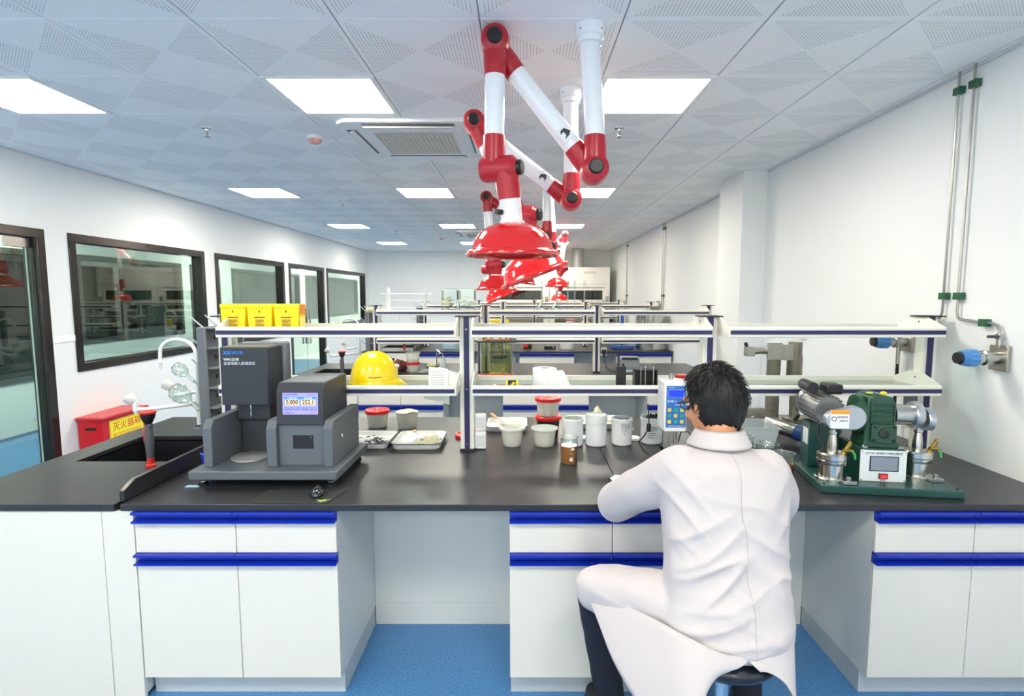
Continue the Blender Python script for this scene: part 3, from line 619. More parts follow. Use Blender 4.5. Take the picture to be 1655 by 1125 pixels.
# ================================================================== penetration tester
def penetrometer():
    t = thing('penetration_tester', 'grey automatic cone penetration tester with lit touch screen on the nearest bench', 'lab instrument', (-1.135, 2.57, BZ))
    G1 = mat('inst_grey', '#5d636a', .5, bump=.15, bscale=900); G2 = mat('inst_dark', '#2b3037', .48, bump=.15, bscale=900); GT = mat('inst_top', '#666b70', .45)
    # base plate with chamfered top edges
    MB().box(-.325,-.235,.035,.325,.245,.075).obj('base', G1, t, .006)
    for sx in (-1, 1):
        for sy in (-1, 1):
            f = MB().cyl((sx*.285, sy*.19, .012), (sx*.285, sy*.19, .036), .009, n=12).lathe([(.017,.014),(.02,.018),(.02,.024),(.017,.028)], (sx*.285, sy*.19, 0), 16).obj('levelling_foot', CHROME, t); MB().lathe([(.022,0),(.022,.008),(.012,.014)], (sx*.285, sy*.19, 0), 16).obj('foot_pad', BLACK, f)
    def wing(x0, x1, nm='side_wing', top=.285):
        return MB().prism([(-.175,.075),(-.175,top-.035),(-.15,top),(.215,top),(.215,.075)], x0, x1, 'yz').obj(nm, G1, t, .003)
    wing(-.287,-.247); wing(-.005,.040); rw = wing(.248,.290)
    MB().box(.040,-.150,.075,.248,.215,.265).obj('body_housing', G1, t, .003)
    pt = MB().box(.105,-.154,.155,.195,-.150,.215).obj('port_plate', BLACK, t, .001); MB().cyl((.186,-.155,.207),(.186,-.154,.207),.003,n=8).obj('screw', STEEL, pt)
    MB().lathe([(.009,0),(.011,.003),(.008,.006),(0,.006)], (.290,-.06,.19), 14, axis=(1,0,0)).obj('power_button', CHROME, rw)
    # display head: sloping front
    hd = MB().prism([(-.165,.265),(-.155,.415),(-.125,.450),(.165,.450),(.165,.265)], .040, .250, 'yz').obj('display_head', G2, t, .003)
    MB().box(.046,-.12,.4505,.244,.16,.452).obj('head_cover', GT, hd)
    sl = math.atan2(.010, .15)
    def front(z, o=.0008): return -.165 + (z-.265)/.15*.010 - o
    e = bpy.data.objects.new('screen_panel', None)
    def fpanel(nm, x0, x1, z0, z1, m, par, lift):
        return MB().prism([(front(z0, lift), z0), (front(z1, lift), z1), (front(z1, -.001), z1), (front(z0, -.001), z0)], x0, x1, 'yz').obj(nm, m, par)
    EM = lambda n, c, k=1.15: mat(n, c, .4, emit=c, estr=k*.13)
    sc = fpanel('touch_screen', .068, .225, .312, .408, EM('scr_violet', '#a59af5'), hd, .001)
    fpanel('screen_band', .075, .218, .352, .390, EM('scr_blue', '#3b8cf0'), sc, .0014)
    for x0, x1, s_ in ((.078, .143, '5.000'), (.150, .215, '252.1')):
        fpanel('readout', x0, x1, .353, .379, EM('scr_cream', '#e8d3ac'), sc, .0018); text(s_, .027, EM('scr_brown', '#6d4430', .3), sc, ((x0+x1)/2, front(.366, .0024), .366), (PI/2-sl, 0, 0), sx=.9, bold=.0007)
    for x0, s_ in ((.110, '工作锥入度'), (.182, '测试温度')): text(s_, .009, EM('scr_white', '#dff4ff'), sc, (x0, front(.384, .002), .384), (PI/2-sl, 0, 0))
    for k, s_ in enumerate(('启动', '停止', '复位', '设置', '打印', '查询', '返回')):
        x = .076+.0208*k; fpanel('screen_button', x, x+.0175, .331, .343, EM('scr_btn', '#3f57d8'), sc, .0016); text(s_, .0068, EM('scr_white', '#dff4ff'), sc, (x+.0088, front(.337, .002), .337), (PI/2-sl, 0, 0))
    text('全自动锥入度测定仪', .0075, EM('scr_ink', '#4a46a0', .6), sc, (.105, front(.400, .002), .400), (PI/2-sl, 0, 0)); text('2023-05-16', .007, EM('scr_ink', '#4a46a0', .6), sc, (.197, front(.400, .002), .400), (PI/2-sl, 0, 0))
    text('试验次数 0001', .007, EM('scr_ink', '#4a46a0', .6), sc, (.096, front(.320, .002), .320), (PI/2-sl, 0, 0)); text('10:25:36', .007, EM('scr_ink', '#4a46a0', .6), sc, (.2, front(.320, .002), .320), (PI/2-sl, 0, 0))
    # test tower
    MB().box(-.225,.05,.075,-.085,.17,.35).obj('column', G2, t, .004)
    tw = MB().prism([(-.278,-.02),(-.06,-.02),(-.043,-.004),(-.043,.11),(-.278,.11)], .325, .597, 'xy').obj('tower_head', G2, t, .004)
    MB().box(-.274,-.014,.5975,-.06,.108,.600).obj('tower_cover', mat('tower_top', '#6c6a55', .4), tw)
    MB().box(-.245,.11,.30,-.025,.174,.612).obj('rear_housing', mat('inst_mid', '#6a7076', .5), t, .012)
    MB().box(-.235,.03,.245,-.075,.16,.325).obj('tower_block', G2, t, .004)
    MB().cyl((-.155,.005,.325),(-.155,.005,.285),.004,n=10).cyl((-.155,.005,.287),(-.155,.005,.268),.007,n=10).obj('cone_holder', CHROME, t)
    MB().lathe([(.082,.075),(.085,.077),(.085,.083),(.081,.085),(.035,.085),(.032,.087),(0,.087)], (-.152,-.025,0), 40).obj('sample_plate', mat('turned_steel', '#d9d9d4', .38, metal=.65), t)
    LB = mat('logo_blue', '#2d8df0', .4); LW = mat('logo_white', '#e8ecef', .5)
    x0 = -.265
    lg = MB(); lg.M = Matrix.Translation((x0+.012, -.0206, .572))
    for s in (0, .016): lg.prism([(-.008+s,.009),(-.003+s,.009),(.009+s,-.009),(.004+s,-.009)], -.0004, .0006, 'xz'); lg.prism([(-.010+s,-.009),(-.006+s,-.009),(.010+s,.009),(.006+s,.009)], -.0004, .0007, 'xz')
    lg.obj('maker_mark', LB, tw)
    text('万磁仪器', .017, LB, tw, (x0+.063, -.0206, .572)); text('WN-2218', .017, LW, tw, (x0+.040, -.0206, .541), align='CENTER', bold=.0004); text('全自动锥入度测定仪', .0165, LW, tw, (x0+.078, -.0206, .522))
    return t
penetrometer()
mp = thing('mouse_pad', 'black mouse pad with a small green emblem at the bench edge', 'mouse pad', (-.885, 2.235, BZ)); MB().prism([(-.215,-.082),(.092,-.082),(.125,.085),(-.215,.085)], 0, .0025, 'xy').obj('pad', mat('pad_black', '#1b1f1f', .75, bump=.3, bscale=1200), mp)
gm = MB()
for pts in ([(-.03,.010,0),(-.012,.001,0),(-.004,-.006,0)], [(.03,.012,0),(.012,.003,0),(.002,-.004,0)], [(-.015,-.004,0),(.0,.006,0),(.012,.010,0)], [(-.004,-.020,0),(.002,-.006,0),(.006,.008,0)], [(-.018,-.012,0),(-.002,-.006,0),(.016,-.006,0)]): gm.tube(pts, .0022, 6)
gm.M = Matrix(); o = gm.obj('emblem', mat('emblem_green', '#9fd84a', .5), mp); o.location = (.065, -.048, .0022); o.scale = (1, 1, .3)
ms = thing('computer_mouse', 'small black glossy computer mouse on the mouse pad', 'mouse', (-.865, 2.245, BZ+.0025), .25); b = MB(); b.ell((0,0,.008),(.027,.048,.026),20,12); b.v = [(x, y, max(z, 0)) for x, y, z in b.v]; b.obj('shell', mat('mouse_black', '#1c2227', .12, coat=.6), ms); MB().cyl((-.004,.03,.027),(.004,.03,.027),.009,n=12).obj('scroll_wheel', BLACK, ms)
pt_ = MB().box(-.03,-.012,0,.03,.012,.0015).obj('blue_slip', mat('slip_blue', '#9cc6de', .6), None); pt_.location = (-1.455, 2.36, BZ); tag(pt_, 'pale blue paper slip under the left front foot of the penetration tester', 'paper slip')

# ================================================================== things on the shelves of the nearest bench
YBX = mat('box_yellow', '#ffe500', .35)
for k in range(3):
    x = -1.515+.139*k
    t = thing('yellow_box', ['yellow plastic box on the top shelf, left of three', 'yellow plastic box on the top shelf, middle of three', 'yellow plastic box with an orange sticker, right of three'][k], 'box', (x, 2.965, 1.5055), 0, 'yellow boxes on the top shelf')
    MB().prism([(-.060,0),(.060,0),(.066,.118),(-.066,.118)], -.085, .01, 'xz').obj('body', YBX, t, .004)
    MB().box(-.0675,-.088,.116,.0675,.013,.138).obj('lid', YBX, t, .004)
    MB().prism([(-.004,.098),(0,.108),(.004,.098),(.004,.094),(-.004,.094)], -.0875, -.0853, 'xz').obj('keyhole', mat('hole_brown', '#7b5a12', .6), t)
    MB().box(-.028,-.0862,.066,.028,-.0848,.071).obj('slot', mat('slot_brown', '#4c4426', .6), t)
    lb = MB().box(-.024,-.0862,.006,.024,-.0848,.062).obj('label_sheet', mat('label_gold', '#f2c622', .5), t)
    for r_ in range(7): MB().box(-.021,-.0867,.053-.0072*r_,.021-.012*(r_ % 3 == 2),-.0862,.0562-.0072*r_).obj('print_line', mat('ink_brown', '#6d5a20', .6), lb)
    if k == 2: MB().box(.0665,-.07,.085,.0690,.0,.136).obj('sticker', mat('sticker_orange', '#e8863f', .5, noise_amt=.4, nscale=90), t); MB().box(.0645,-.07,.02,.0662,.0,.07).obj('side_label', mat('label_pale', '#f5e27a', .5), t)
hm = thing('safety_helmet', 'yellow hard hat resting on the lower shelf beside the tester', 'helmet', (-.79, 2.905, 1.2075), .25)
HY = mat('helmet_yellow', '#ffd800', .22, coat=.4)
def hf(u, v):
    a = 2*PI*u; ph = v*PI/2; rx, ry, rz = .125, .105, .15
    ridge = .010*math.exp(-(math.sin(a)*math.cos(ph)/.16)**2)*math.sin(ph)**.5
    q = math.cos(ph)**.85
    return (rx*q*math.cos(a), ry*q*math.sin(a), .028+(rz+ridge)*math.sin(ph))
MB().grid(hf, 40, 14).obj('shell', HY, hm, angle=80)
b = MB(); n = 48; v = []; f = []
for k in range(n):
    a = 2*PI*k/n; ex = .012+.032*max(0, math.cos(a-.0))**3
    for r_, z_ in ((0, .036), (.4, .026), (1, .012-.012*max(0, math.cos(a))), (.95, .006-.012*max(0, math.cos(a))), (.2, .018)):
        v.append(((.122+ex*r_)*math.cos(a), (.102+ex*.7*r_)*math.sin(a), z_+.006))
for k in range(n):
    for j in range(5): f.append((k*5+j, k*5+(j+1) % 5, ((k+1) % n)*5+(j+1) % 5, ((k+1) % n)*5+j))
b._add(v, f); b.obj('brim', HY, hm, angle=60)
MB().tube([(-.03,-.1045,.062),(.0,-.106,.058),(.035,-.102,.061)], .0018, 6).obj('lettering_line', mat('helmet_ink', '#7a6a14', .5), hm)
t = thing('marker_pen', 'black marker pen lying on the lower shelf beside the hard hat', 'pen', (-.60, 2.86, 1.215), -.08); MB().cyl((-.065,0,0),(.03,0,0),.006,n=10).obj('barrel', BLACK, t); MB().cyl((.03,0,0),(.07,0,0),.007,n=10).obj('cap', BLACK, t)
t = thing('paper_note', 'handwritten white note sheets leaning at the end of the lower shelf', 'paper', (-.42, 2.83, 1.207), .12)
b = MB().grid(lambda u, v: (-.07+.10*u, .01+.05*v+.004*math.sin(5*u), .002+.105*v-.012*u*v), 6, 6); b.obj('sheet', mat('paper_white', '#f3f2ec', .7), t); b = MB().grid(lambda u, v: (-.02+.115*u, .02+.05*v, .0+.105*v*(1-.0*u)-.05*u*v+.01*u), 6, 6); b.obj('sheet', mat('paper_grey', '#e6e5df', .7), t)
for k in range(7): MB().tube([(-.058, .013+.006*k-.002, .018+.0117*k), (-.02+.006*(k % 3), .015+.006*k-.0025, .0175+.0115*k), (.012, .014+.006*k-.003, .0165+.0113*k)], .0009, 5).obj('handwriting', mat('ink_grey', '#7d7f86', .6), t)
t = thing('hanging_paper', 'white paper corner hanging below the lower shelf', 'paper', (-.46, 2.90, 1.196)); MB().grid(lambda u, v: (-.07+.14*u, .0+.012*math.sin(3*u+v), -.012-.045*v-.03*v*u), 6, 4).obj('sheet', mat('paper_white', '#f3f2ec', .7), t); MB().cyl((-.06,0,-.012),(.06,0,-.012),.0015,n=6).obj('tape_strip', WHITEP, t)
t = thing('tape_roll', 'yellow and black hazard tape roll on the lower shelf', 'tape', (-.056, 2.83, 1.207)); b = MB(); b.lathe([(.019,-.03),(.022,-.03),(.022,.03),(.019,.03)], (0,0,.022), 24, axis=(1,0,0), closed=True); b.obj('roll', mat('tape_black', '#2a2a26', .4), t)
for s in (-1, 1): MB().lathe([(.019,-.005),(.0232,-.005),(.0232,.005),(.019,.005)], (s*.026,0,.0232), 24, axis=(1,0,0), closed=True).obj('edge_band', mat('tape_yellow', '#f0cf1c', .4), t)
MB().prism([(-.02,.004),(-.004,.004),(.02,.036),(.004,.036)], -.0245, -.018, 'xz').obj('stripe', mat('tape_yellow', '#f0cf1c', .4), t)
t = thing('paper_roll', 'white paper towel roll standing on the lower shelf', 'paper roll', (.115, 2.90, 1.207)); b = MB(); b.lathe([(.02,0),(.062,0),(.064,.004),(.064,.094),(.062,.098),(.02,.098)], n=32, closed=True); b.obj('roll', mat('tissue', '#f2f2f1', .85, bump=.3, bscale=120), t, angle=50); b = MB().grid(lambda u, v: (.02+.075*u+.045*u*(1-v), -.064-.006*math.sin(PI*u), .001+.094*v), 8, 6); b.obj('loose_end', mat('tissue', '#f2f2f1', .85), t); MB().lathe([(.018,.002),(.0205,.002),(.0205,.0985),(.018,.0985)], n=24, closed=True).obj('core', mat('card_brown', '#8f8068', .8), t)
t = thing('walkie_talkie', 'black two-way radio with stub antenna on the lower shelf', 'radio', (.512, 2.85, 1.207)); MB().box(-.025,-.016,0,.025,.016,.115).obj('body', BLACK, t, .005); MB().cyl((-.014,0,.113),(-.014,0,.185),.006,.0045,n=10).obj('antenna', BLACK, t); MB().cyl((.012,0,.113),(.012,0,.128),.006,n=12).obj('volume_knob', BLACK, t); MB().box(-.018,-.0175,.06,.018,-.016,.10).obj('front_plate', mat('radio_dark', '#25272a', .3), t)
t = thing('spindle_rack', 'black box holding upright steel spindles on the lower shelf', 'spindle rack', (.645, 2.88, 1.207)); MB().box(-.06,-.03,0,.06,.03,.006).box(-.06,.02,.006,.06,.03,.095).box(-.06,-.03,.006,-.052,.02,.095).box(.052,-.03,.006,.06,.02,.095).box(-.06,-.03,.088,.06,.03,.095).obj('case', BLACK, t, .002)
for x, r_ in ((-.03,.0022),(-.006,.0022),(.036,.0035)): s = MB().cyl((x,-.035,.004),(x,-.035,.105),r_,n=8).obj('spindle', STEEL, t); MB().ell((x,-.035,.108),(.005,.005,.005),10,8).obj('spindle_tip', STEEL, s)
t = thing('red_lid_tub', 'red rimmed tub peeking from behind the viscometer on the lower shelf', 'tub', (.86, 2.96, 1.207)); MB().lathe([(.03,0),(.036,.04)], n=20).obj('tub', WHITEP, t); MB().lathe([(.038,.038),(.04,.05),(.03,.054),(0,.054)], n=20).obj('lid', RED, t)

# ================================================================== bowls, trays, jars on the nearest bench
GREASE = mat('grease', '#c2bda9', .45, noise_amt=.12, nscale=30, bump=.5, bscale=35); CREAMG = mat('grease_cream', '#d8d0b2', .42, noise_amt=.12, nscale=40, bump=.7, bscale=40)
CLEARB = frosted('clear_bowl_plastic', '#f4f5ef', .42, .25); LIDR = mat('lid_red', '#e01820', .3); BLACKG = mat('grease_black', '#17181a', .35, bump=.6, bscale=60)
def rough_disc(r, z, h, seed, m, par, nm='grease', sx=1.0):
    b = MB(); b.grid(lambda u, v: ((r*v*sx)*math.cos(2*PI*u), r*v*math.sin(2*PI*u), z+h*(.5+.5*noise.noise(Vector((v*math.cos(2*PI*u)*2.2+seed, v*math.sin(2*PI*u)*2.2, seed))))*(1-.25*v)), 28, 8); return b.obj(nm, m, par, angle=70)
def bowl(x, y, z, lab, lid=None, r=.071, h=.105, fill=.85, grease=GREASE, name='sample_bowl', full=False, dark=False):
    t = thing(name, lab, 'bowl', (x, y, z), 0, 'sample bowls of grease'); rb = r*.78; body = mat('tub_dark', '#1e2026', .4) if dark else CLEARB
    MB().lathe([(0,0),(rb,0),(rb+.003,.004),(r-.003,h-.008),(r+.002,h-.006),(r+.003,h),(r-.002,h),(rb-.001,.006),(0,.005)], n=32).obj('tub', body, t)
    if not dark:
        zf = h*fill; rf = rb+(r-rb)*fill-.004
        MB().lathe([(0,.007),(rb-.003,.007),(rf,zf-.003),(rf-.004,zf),(0,zf+.002)], n=32).obj('contents', grease, t)
        if full: rough_disc(r*1.0, h-.012, .035, x*9, grease, t, 'heaped_grease')
    if lid == 'red':
        l = MB().lathe([(r+.003,h-.012),(r+.006,h-.010),(r+.006,h+.006),(r+.002,h+.010),(r-.012,h+.010),(r-.016,h+.006),(.035,h+.006),(.03,h+.010),(.02,h+.010),(.016,h+.006),(0,h+.006)], n=36).obj('lid', LIDR, t)
    if lid == 'clear': MB().lathe([(r+.003,h-.004),(r+.009,h-.002),(r+.009,h+.005),(r-.01,h+.008),(r-.014,h+.002),(0,h+.002)], n=36).obj('lid', frosted('lid_clear', '#fbfbf6', .85, .12), t)
    return t
bowl(-.928, 3.46, BZ, 'grease bowl with red lid beside the tester, behind the trays', 'red')
bowl(-.735, 3.44, BZ, 'open bowl heaped with grey grease behind the right tray', full=True, fill=.95)
bowl(-.06, 3.03, BZ, 'clear lidded bowl of pale grease left of the other clear bowl', 'clear', .064, .098, .62, CREAMG)
bowl(.122, 3.03, BZ, 'clear lidded bowl of pale grease in front of the dark tub', 'clear', .067, .098, .72, CREAMG)
bowl(.150, 3.24, BZ, 'dark round tub with red lid at the bottom of the stack', 'red', .074, .115, name='dark_tub', dark=True)
bowl(.150, 3.24, BZ+.1255, 'red lidded bowl of grease on top of the dark tub', 'red', .073, .10, .85)
t = thing('lid_disc', 'loose red round lid lying behind the centre rack post', 'lid', (-.325, 3.22, BZ)); MB().lathe([(.078,0),(.080,.004),(.080,.016),(.076,.02),(.066,.02),(.062,.014),(0,.014)], n=36).obj('disc', LIDR, t); MB().lathe([(.030,.0145),(.033,.0165),(.036,.0145)], n=36).obj('ring', mat('lid_pale', '#f0c8c4', .3), t)
TRAYW = mat('enamel_white', '#eef0f0', .2, coat=.3); RIMD = mat('enamel_rim', '#2a3038', .3)
def tray(x, y, w_, d, lab, rz=0.0, smear='cream', spat=None, h=.032):
    t = thing('enamel_tray', lab, 'tray', (x, y, BZ), rz, 'white enamel trays'); W, D = w_/2, d/2
    def ring(W_, D_, r_, z):
        out = []
        for cx, cy, a0 in ((W_-r_, D_-r_, 0), (-W_+r_, D_-r_, PI/2), (-W_+r_, -D_+r_, PI), (W_-r_, -D_+r_, 1.5*PI)):
            for k in range(6): a = a0+PI/2*k/5; out.append((cx+r_*math.cos(a), cy+r_*math.sin(a), z))
        return out
    rings = [ring(W*.93, D*.9, .03, .0), ring(W*.97, D*.95, .034, .006), ring(W, D, .036, h), ring(W+.006, D+.006, .04, h+.001), ring(W+.006, D+.006, .04, h+.0035), ring(W-.002, D-.002, .035, h+.003), ring(W*.95, D*.93, .032, .008), ring(W*.91, D*.88, .028, .004)]
    n = 24; v = [p for r_ in rings for p in r_]; f = []
    for i in range(len(rings)-1):
        for k in range(n): f.append((i*n+k, i*n+(k+1) % n, (i+1)*n+(k+1) % n, (i+1)*n+k))
    f.append(tuple(range(n))[::-1]); f.append(tuple(range((len(rings)-1)*n, len(rings)*n)))
    b = MB(); b._add(v, f); b.obj('pan', TRAYW, t)
    rr = [ring(W+.0065, D+.0065, .04, h+.0005), ring(W+.009, D+.009, .042, h+.002), ring(W+.0065, D+.0065, .04, h+.0045), ring(W+.003, D+.003, .038, h+.004)]
    v = [p for r_ in rr for p in r_]; f = []
    for i in range(4):
        for k in range(n): f.append((i*n+k, i*n+(k+1) % n, ((i+1) % 4)*n+(k+1) % n, ((i+1) % 4)*n+k))
    b = MB(); b._add(v, f); b.obj('rim', RIMD, t)
    rnd = random.Random(int(x*100)+int(y*10))
    for k in range(10 if smear != 'black' else 16):
        cx, cy = rnd.uniform(-W*.6, W*.6), rnd.uniform(-D*.55, D*.55); r_ = rnd.uniform(.026, .046)
        if smear == 'half': cx = abs(cx)*.9+W*.0
        m = CREAMG if smear != 'black' else (BLACKG if k % 2 else mat('foil_white', '#d6d8da', .35, bump=.4, bscale=40))
        o = rough_disc(r_, .002, .034 if smear != 'black' else .024, k+x, m, t, 'smear', 1.3); o.location = (cx, cy, .004)
    if spat:
        (sx, sy, a, wood) = spat
        s = MB().box(-.012, -.09, 0, .012, .03, .0025).obj('spatula_blade', mat('blade', '#e4e6e6', .2, metal=.5), t, .001); s.location = (sx, sy, h+.004); s.rotation_euler = (.12, 0, a)
        MB().box(-.010, .03, -.005, .010, .12 if wood else .07, .008).obj('spatula_handle', mat('wood_handle', '#c89b62', .5, noise_amt=.15, nscale=30), s, .003)
    return t
tray(-.878, 3.08, .27, .28, 'white enamel tray smeared with black grease beside the tester', 0, 'black')
tray(-.585, 3.07, .265, .29, 'white enamel tray with cream grease and a spatula, right of the black-smeared one', 0, 'half', (-.045, .05, .12, False))
tray(-.10, 3.45, .25, .27, 'enamel tray of cream grease with wooden handled spatula behind the clear bowls', 0, 'half', (-.06, .06, .45, True))
tray(.46, 3.52, .34, .25, 'enamel tray with heaped cream grease behind the white jars', 0, 'half')
lp = thing('grease_lump', 'tall crumbly lump of cream grease heaped in the rear tray', 'grease', (.475, 3.53, BZ+.005)); b = MB(); b.grid(lambda u, v: ((.05*(1-v)**.6+.012*noise.noise(Vector((6*u, 5*v, 1))))*math.cos(2*PI*u)+.014*v, (.045*(1-v)**.6)*math.sin(2*PI*u), .115*v+.012*noise.noise(Vector((9*math.cos(2*PI*u), 9*math.sin(2*PI*u), 6*v)))*(v > 0)), 24, 12); b.obj('lump', CREAMG, lp, angle=70); rough_disc(.07, .0, .03, 3, CREAMG, lp, 'lump_base')
def jar(x, y, lab, state, r=.057, h=.155):
    t = thing('white_jar', lab, 'jar', (x, y, BZ), 0, 'white plastic sample jars'); JW = mat('jar_white', '#eff0f2', .3)
    if state == 'closed':
        MB().lathe([(0,0),(r-.006,0),(r,.006),(r,h-.03),(r-.002,h-.024),(0,h-.024)], n=36).obj('body', JW, t); MB().lathe([(r+.003,h-.034),(r+.004,h-.03),(r+.004,h+.012),(r,h+.02),(r-.008,h+.02),(r-.012,h+.016),(0,h+.016)], n=36).obj('lid', JW, t)
    else:
        MB().lathe([(0,0),(r-.006,0),(r,.006),(r,h-.022),(r+.004,h-.02),(r+.004,h-.006),(r,h-.004),(r,h),(r-.004,h),(r-.004,h-.05),(0,h-.05)], n=36).obj('body', JW, t)
        rough_disc(r-.005, h-.035, .038, x*7, CREAMG if state == 'cream' else BLACKG, t, 'contents')
        if state == 'black2':
            for k in range(5): MB().tube([(-.04+.02*k, -.02+.01*(k % 2), h-.02), (-.02+.015*k, .0, h+.012+.006*(k % 2)), (.0+.012*k, .02, h-.005)], .005, 6).obj('crumpled_film', BLACKG, t)
        if state == 'black':
            for k in range(9):
                a = -1.75+.11*k; L = (.03,.055,.02,.07,.045,.03,.06,.025,.04)[k]; MB().prism([(-.0045,L),(.0045,L),(.0022,.003),(0,0),(-.0022,.003)], -.0005, .0005, 'xz').obj('drip', mat('drip_grey', '#c3c5ca', .5), t, 0, ((r+.0004)*math.cos(a), (r+.0004)*math.sin(a), h-.024-L), (0, 0, a+PI/2))
    return t
jar(.282, 3.04, 'open white jar of cream grease, leftmost in the jar row', 'cream'); jar(.412, 3.04, 'closed white jar in the jar row', 'closed', .058, .155)
jar(.560, 3.06, 'open white jar with black residue and drips on its rim', 'black', .057, .152); j4 = jar(.735, 3.09, 'open white jar with printed label and black crumpled film, beside the viscometer', 'black2', .059, .15)
pl = MB().lathe([(.0596,.03),(.0598,.03),(.0598,.115),(.0596,.115)], n=36); pl.v = pl.v; o = pl.obj('label_sheet', mat('label_jar', '#e6e7e8', .5), j4)
for k in range(6):
    a = -1.75; MB().box(-.025+.004*(k % 2), -.0005, 0, .02-.006*(k % 3), .0005, .004).obj('print_line', mat('ink_grey2', '#6c6e74', .6), j4, 0, (.0604*math.cos(a), .0604*math.sin(a), .10-.012*k), (0, 0, a+PI/2))
text('A.18', .014, mat('ink_dark', '#2c2d30', .5), j4, (.0606*math.cos(-1.5), .0606*math.sin(-1.5), .092), (PI/2, 0, .07))
for x, y, l in ((.345, 3.16, 'small white lid lying between the first two jars'), (.645, 3.15, 'small white lid lying behind the drip-stained jar')):
    t = thing('lid_disc', l, 'lid', (x, y, BZ), 0, 'loose white lids'); MB().lathe([(.036,0),(.038,.003),(.038,.014),(.034,.017),(0,.017)], n=28).obj('disc', WHITEP, t); MB().lathe([(.0375,.002),(.0392,.003),(.0392,.006),(.0375,.007)], n=28, closed=True).obj('seal_ring', WHITEP, t)
t = thing('plaster_crumb', 'small white crumb on the bench right of the centre post', 'crumb', (-.215, 3.36, BZ)); b = MB(); b.ell((0,0,.008),(.012,.009,.009),10,8); b.obj('crumb', WHITEP, t)
sl_ = MB().box(-.035,-.012,0,.035,.012,.0015).obj('blue_slip', mat('slip_blue', '#9cc6de', .6), None); sl_.location = (.66, 3.40, BZ); tag(sl_, 'pale blue slip lying behind the labelled jar', 'paper slip')

# ------------------------------------------------------------------ beakers
OILM = frosted('amber_oil', '#d8821a', .58, .08); OILD = frosted('amber_oil_deep', '#9c4f1c', .62, .08)
def beaker(x, y, lab, r=.044, h=.122, fill=.62, oil=None, marks=True):
    t = thing('beaker', lab, 'beaker', (x, y, BZ), 0, 'glass beakers of amber oil')
    MB().lathe([(0,0),(r-.006,0),(r,.006),(r,h-.008),(r+.004,h),(r+.003,h+.001),(r-.002,h-.008),(r-.002,.006),(r-.007,.002),(0,.002)], n=32).obj('glass', LABG, t, angle=60)
    MB().lathe([(r+.001,h-.003),(r+.0045,h-.001),(r+.0045,h+.002),(r+.002,h+.0025)], n=32, closed=True).obj('lip', LABG, t)
    if fill: MB().lathe([(0,.003),(r-.008,.003),(r-.0025,.008),(r-.0025,h*fill),(0,h*fill)], n=32).obj('oil', oil or OILM, t, angle=60)
    if marks:
        MK = mat('beaker_print', '#efe9dc', .5)
        for k in range(4):
            a = -1.35; MB().box(-.008,-.0004,0,.008,.0004,.0016).obj('graduation', MK, t, 0, ((r+.0006)*math.cos(a), (r+.0006)*math.sin(a), .022+.018*k), (0, 0, a+PI/2))
        a = -1.22; MB().box(-.008,-.0004,0,.008,.0004,.010).obj('write_patch', MK, t, 0, ((r+.0006)*math.cos(a), (r+.0006)*math.sin(a), .078), (0, 0, a+PI/2)); MB().box(-.008,-.0004,0,.008,.0004,.012).obj('write_patch', MK, t, 0, ((r+.0006)*math.cos(-1.4), (r+.0006)*math.sin(-1.4), .024), (0, 0, -1.4+PI/2))
        text('100', .009, MK, t, ((r+.0008)*math.cos(-1.5), (r+.0008)*math.sin(-1.5), .092), (PI/2, 0, .07))
    return t
beaker(.231, 2.70, 'glass beaker of amber oil standing in front of the jars', .0445, .132, .70)
beaker(.74, 2.65, 'glass beaker of dark amber oil under the viscometer', .046, .10, .55, OILD, False)
beaker(1.16, 2.82, 'glass beaker behind the seated person, leftmost of three', .043, .105, .45, OILD, False)
beaker(1.225, 2.70, 'empty-looking glass beaker right of the seated person', .052, .10, .3, OILD, False)
beaker(1.185, 2.45, 'glass beaker of amber oil nearest the seated person', .05, .125, .62, OILD, False)

# ------------------------------------------------------------------ rotary viscometer
t = thing('viscometer', 'white rotary viscometer with blue keypad over a beaker', 'viscometer', (.735, 2.66, BZ))
VX0, VX1 = -.055, .052
h_ = MB().prism([(-.055,.183),(-.055,.425),(.083,.425),(.083,.183)], VX0, VX1, 'yz').obj('head', WHITEP, t, .006)
kp = MB().box(VX0+.008,-.0575,.205,VX1-.004,-.055,.408).obj('keypad', mat('keypad_blue', '#2d6fbe', .4), h_, .002)
MB().box(VX0+.017,-.0588,.352,VX1-.016,-.0575,.39).obj('display_frame', mat('disp_frame', '#8fb4e4', .4), kp); MB().box(VX0+.019,-.0598,.354,VX1-.018,-.0585,.388).obj('lcd', mat('lcd_blue', '#1638e8', .3, emit='#1638e8', estr=.35), kp)
text('SNB-1', .018, LWH if False else mat('key_white', '#dfe9f5', .5), kp, (VX0+.036, -.0580, .333), (PI/2, 0, 0)); text('数字粘度计', .0085, mat('key_white', '#dfe9f5', .5), kp, (VX0+.072, -.0580, .315)); text('上海精密仪器仪表有限公司', .0068, mat('key_white', '#dfe9f5', .5), kp, (VX0+.055, -.0580, .212)); text('Model 01', .007, mat('key_white', '#dfe9f5', .5), kp, (VX0+.032, -.0580, .399))
for r_ in range(3):
    for c in range(3):
        col = '#f3d934' if (r_+c) % 2 == 0 else '#2fae86'
        k_ = MB().box(-.0085,-.002,-.0085,.0085,.0,.0085).obj('key', mat('key_'+col[1:], col, .4), kp, .0015, (VX0+.024+.030*c, -.0575, .291-.0285*r_)); text('789456123'[r_*3+c], .010, mat('key_ink', '#3b4a22', .5), kp, (VX0+.024+.030*c, -.0598, .291-.0285*r_))
MB().cyl((.0,.04,.425),(.0,.04,.455),.011,n=16).obj('top_knob', STEEL, t)
MB().box(-.02,.05,.024,.045,.085,.183).obj('column', mat('visc_col', '#b6babd', .35, metal=.5), t, .003)
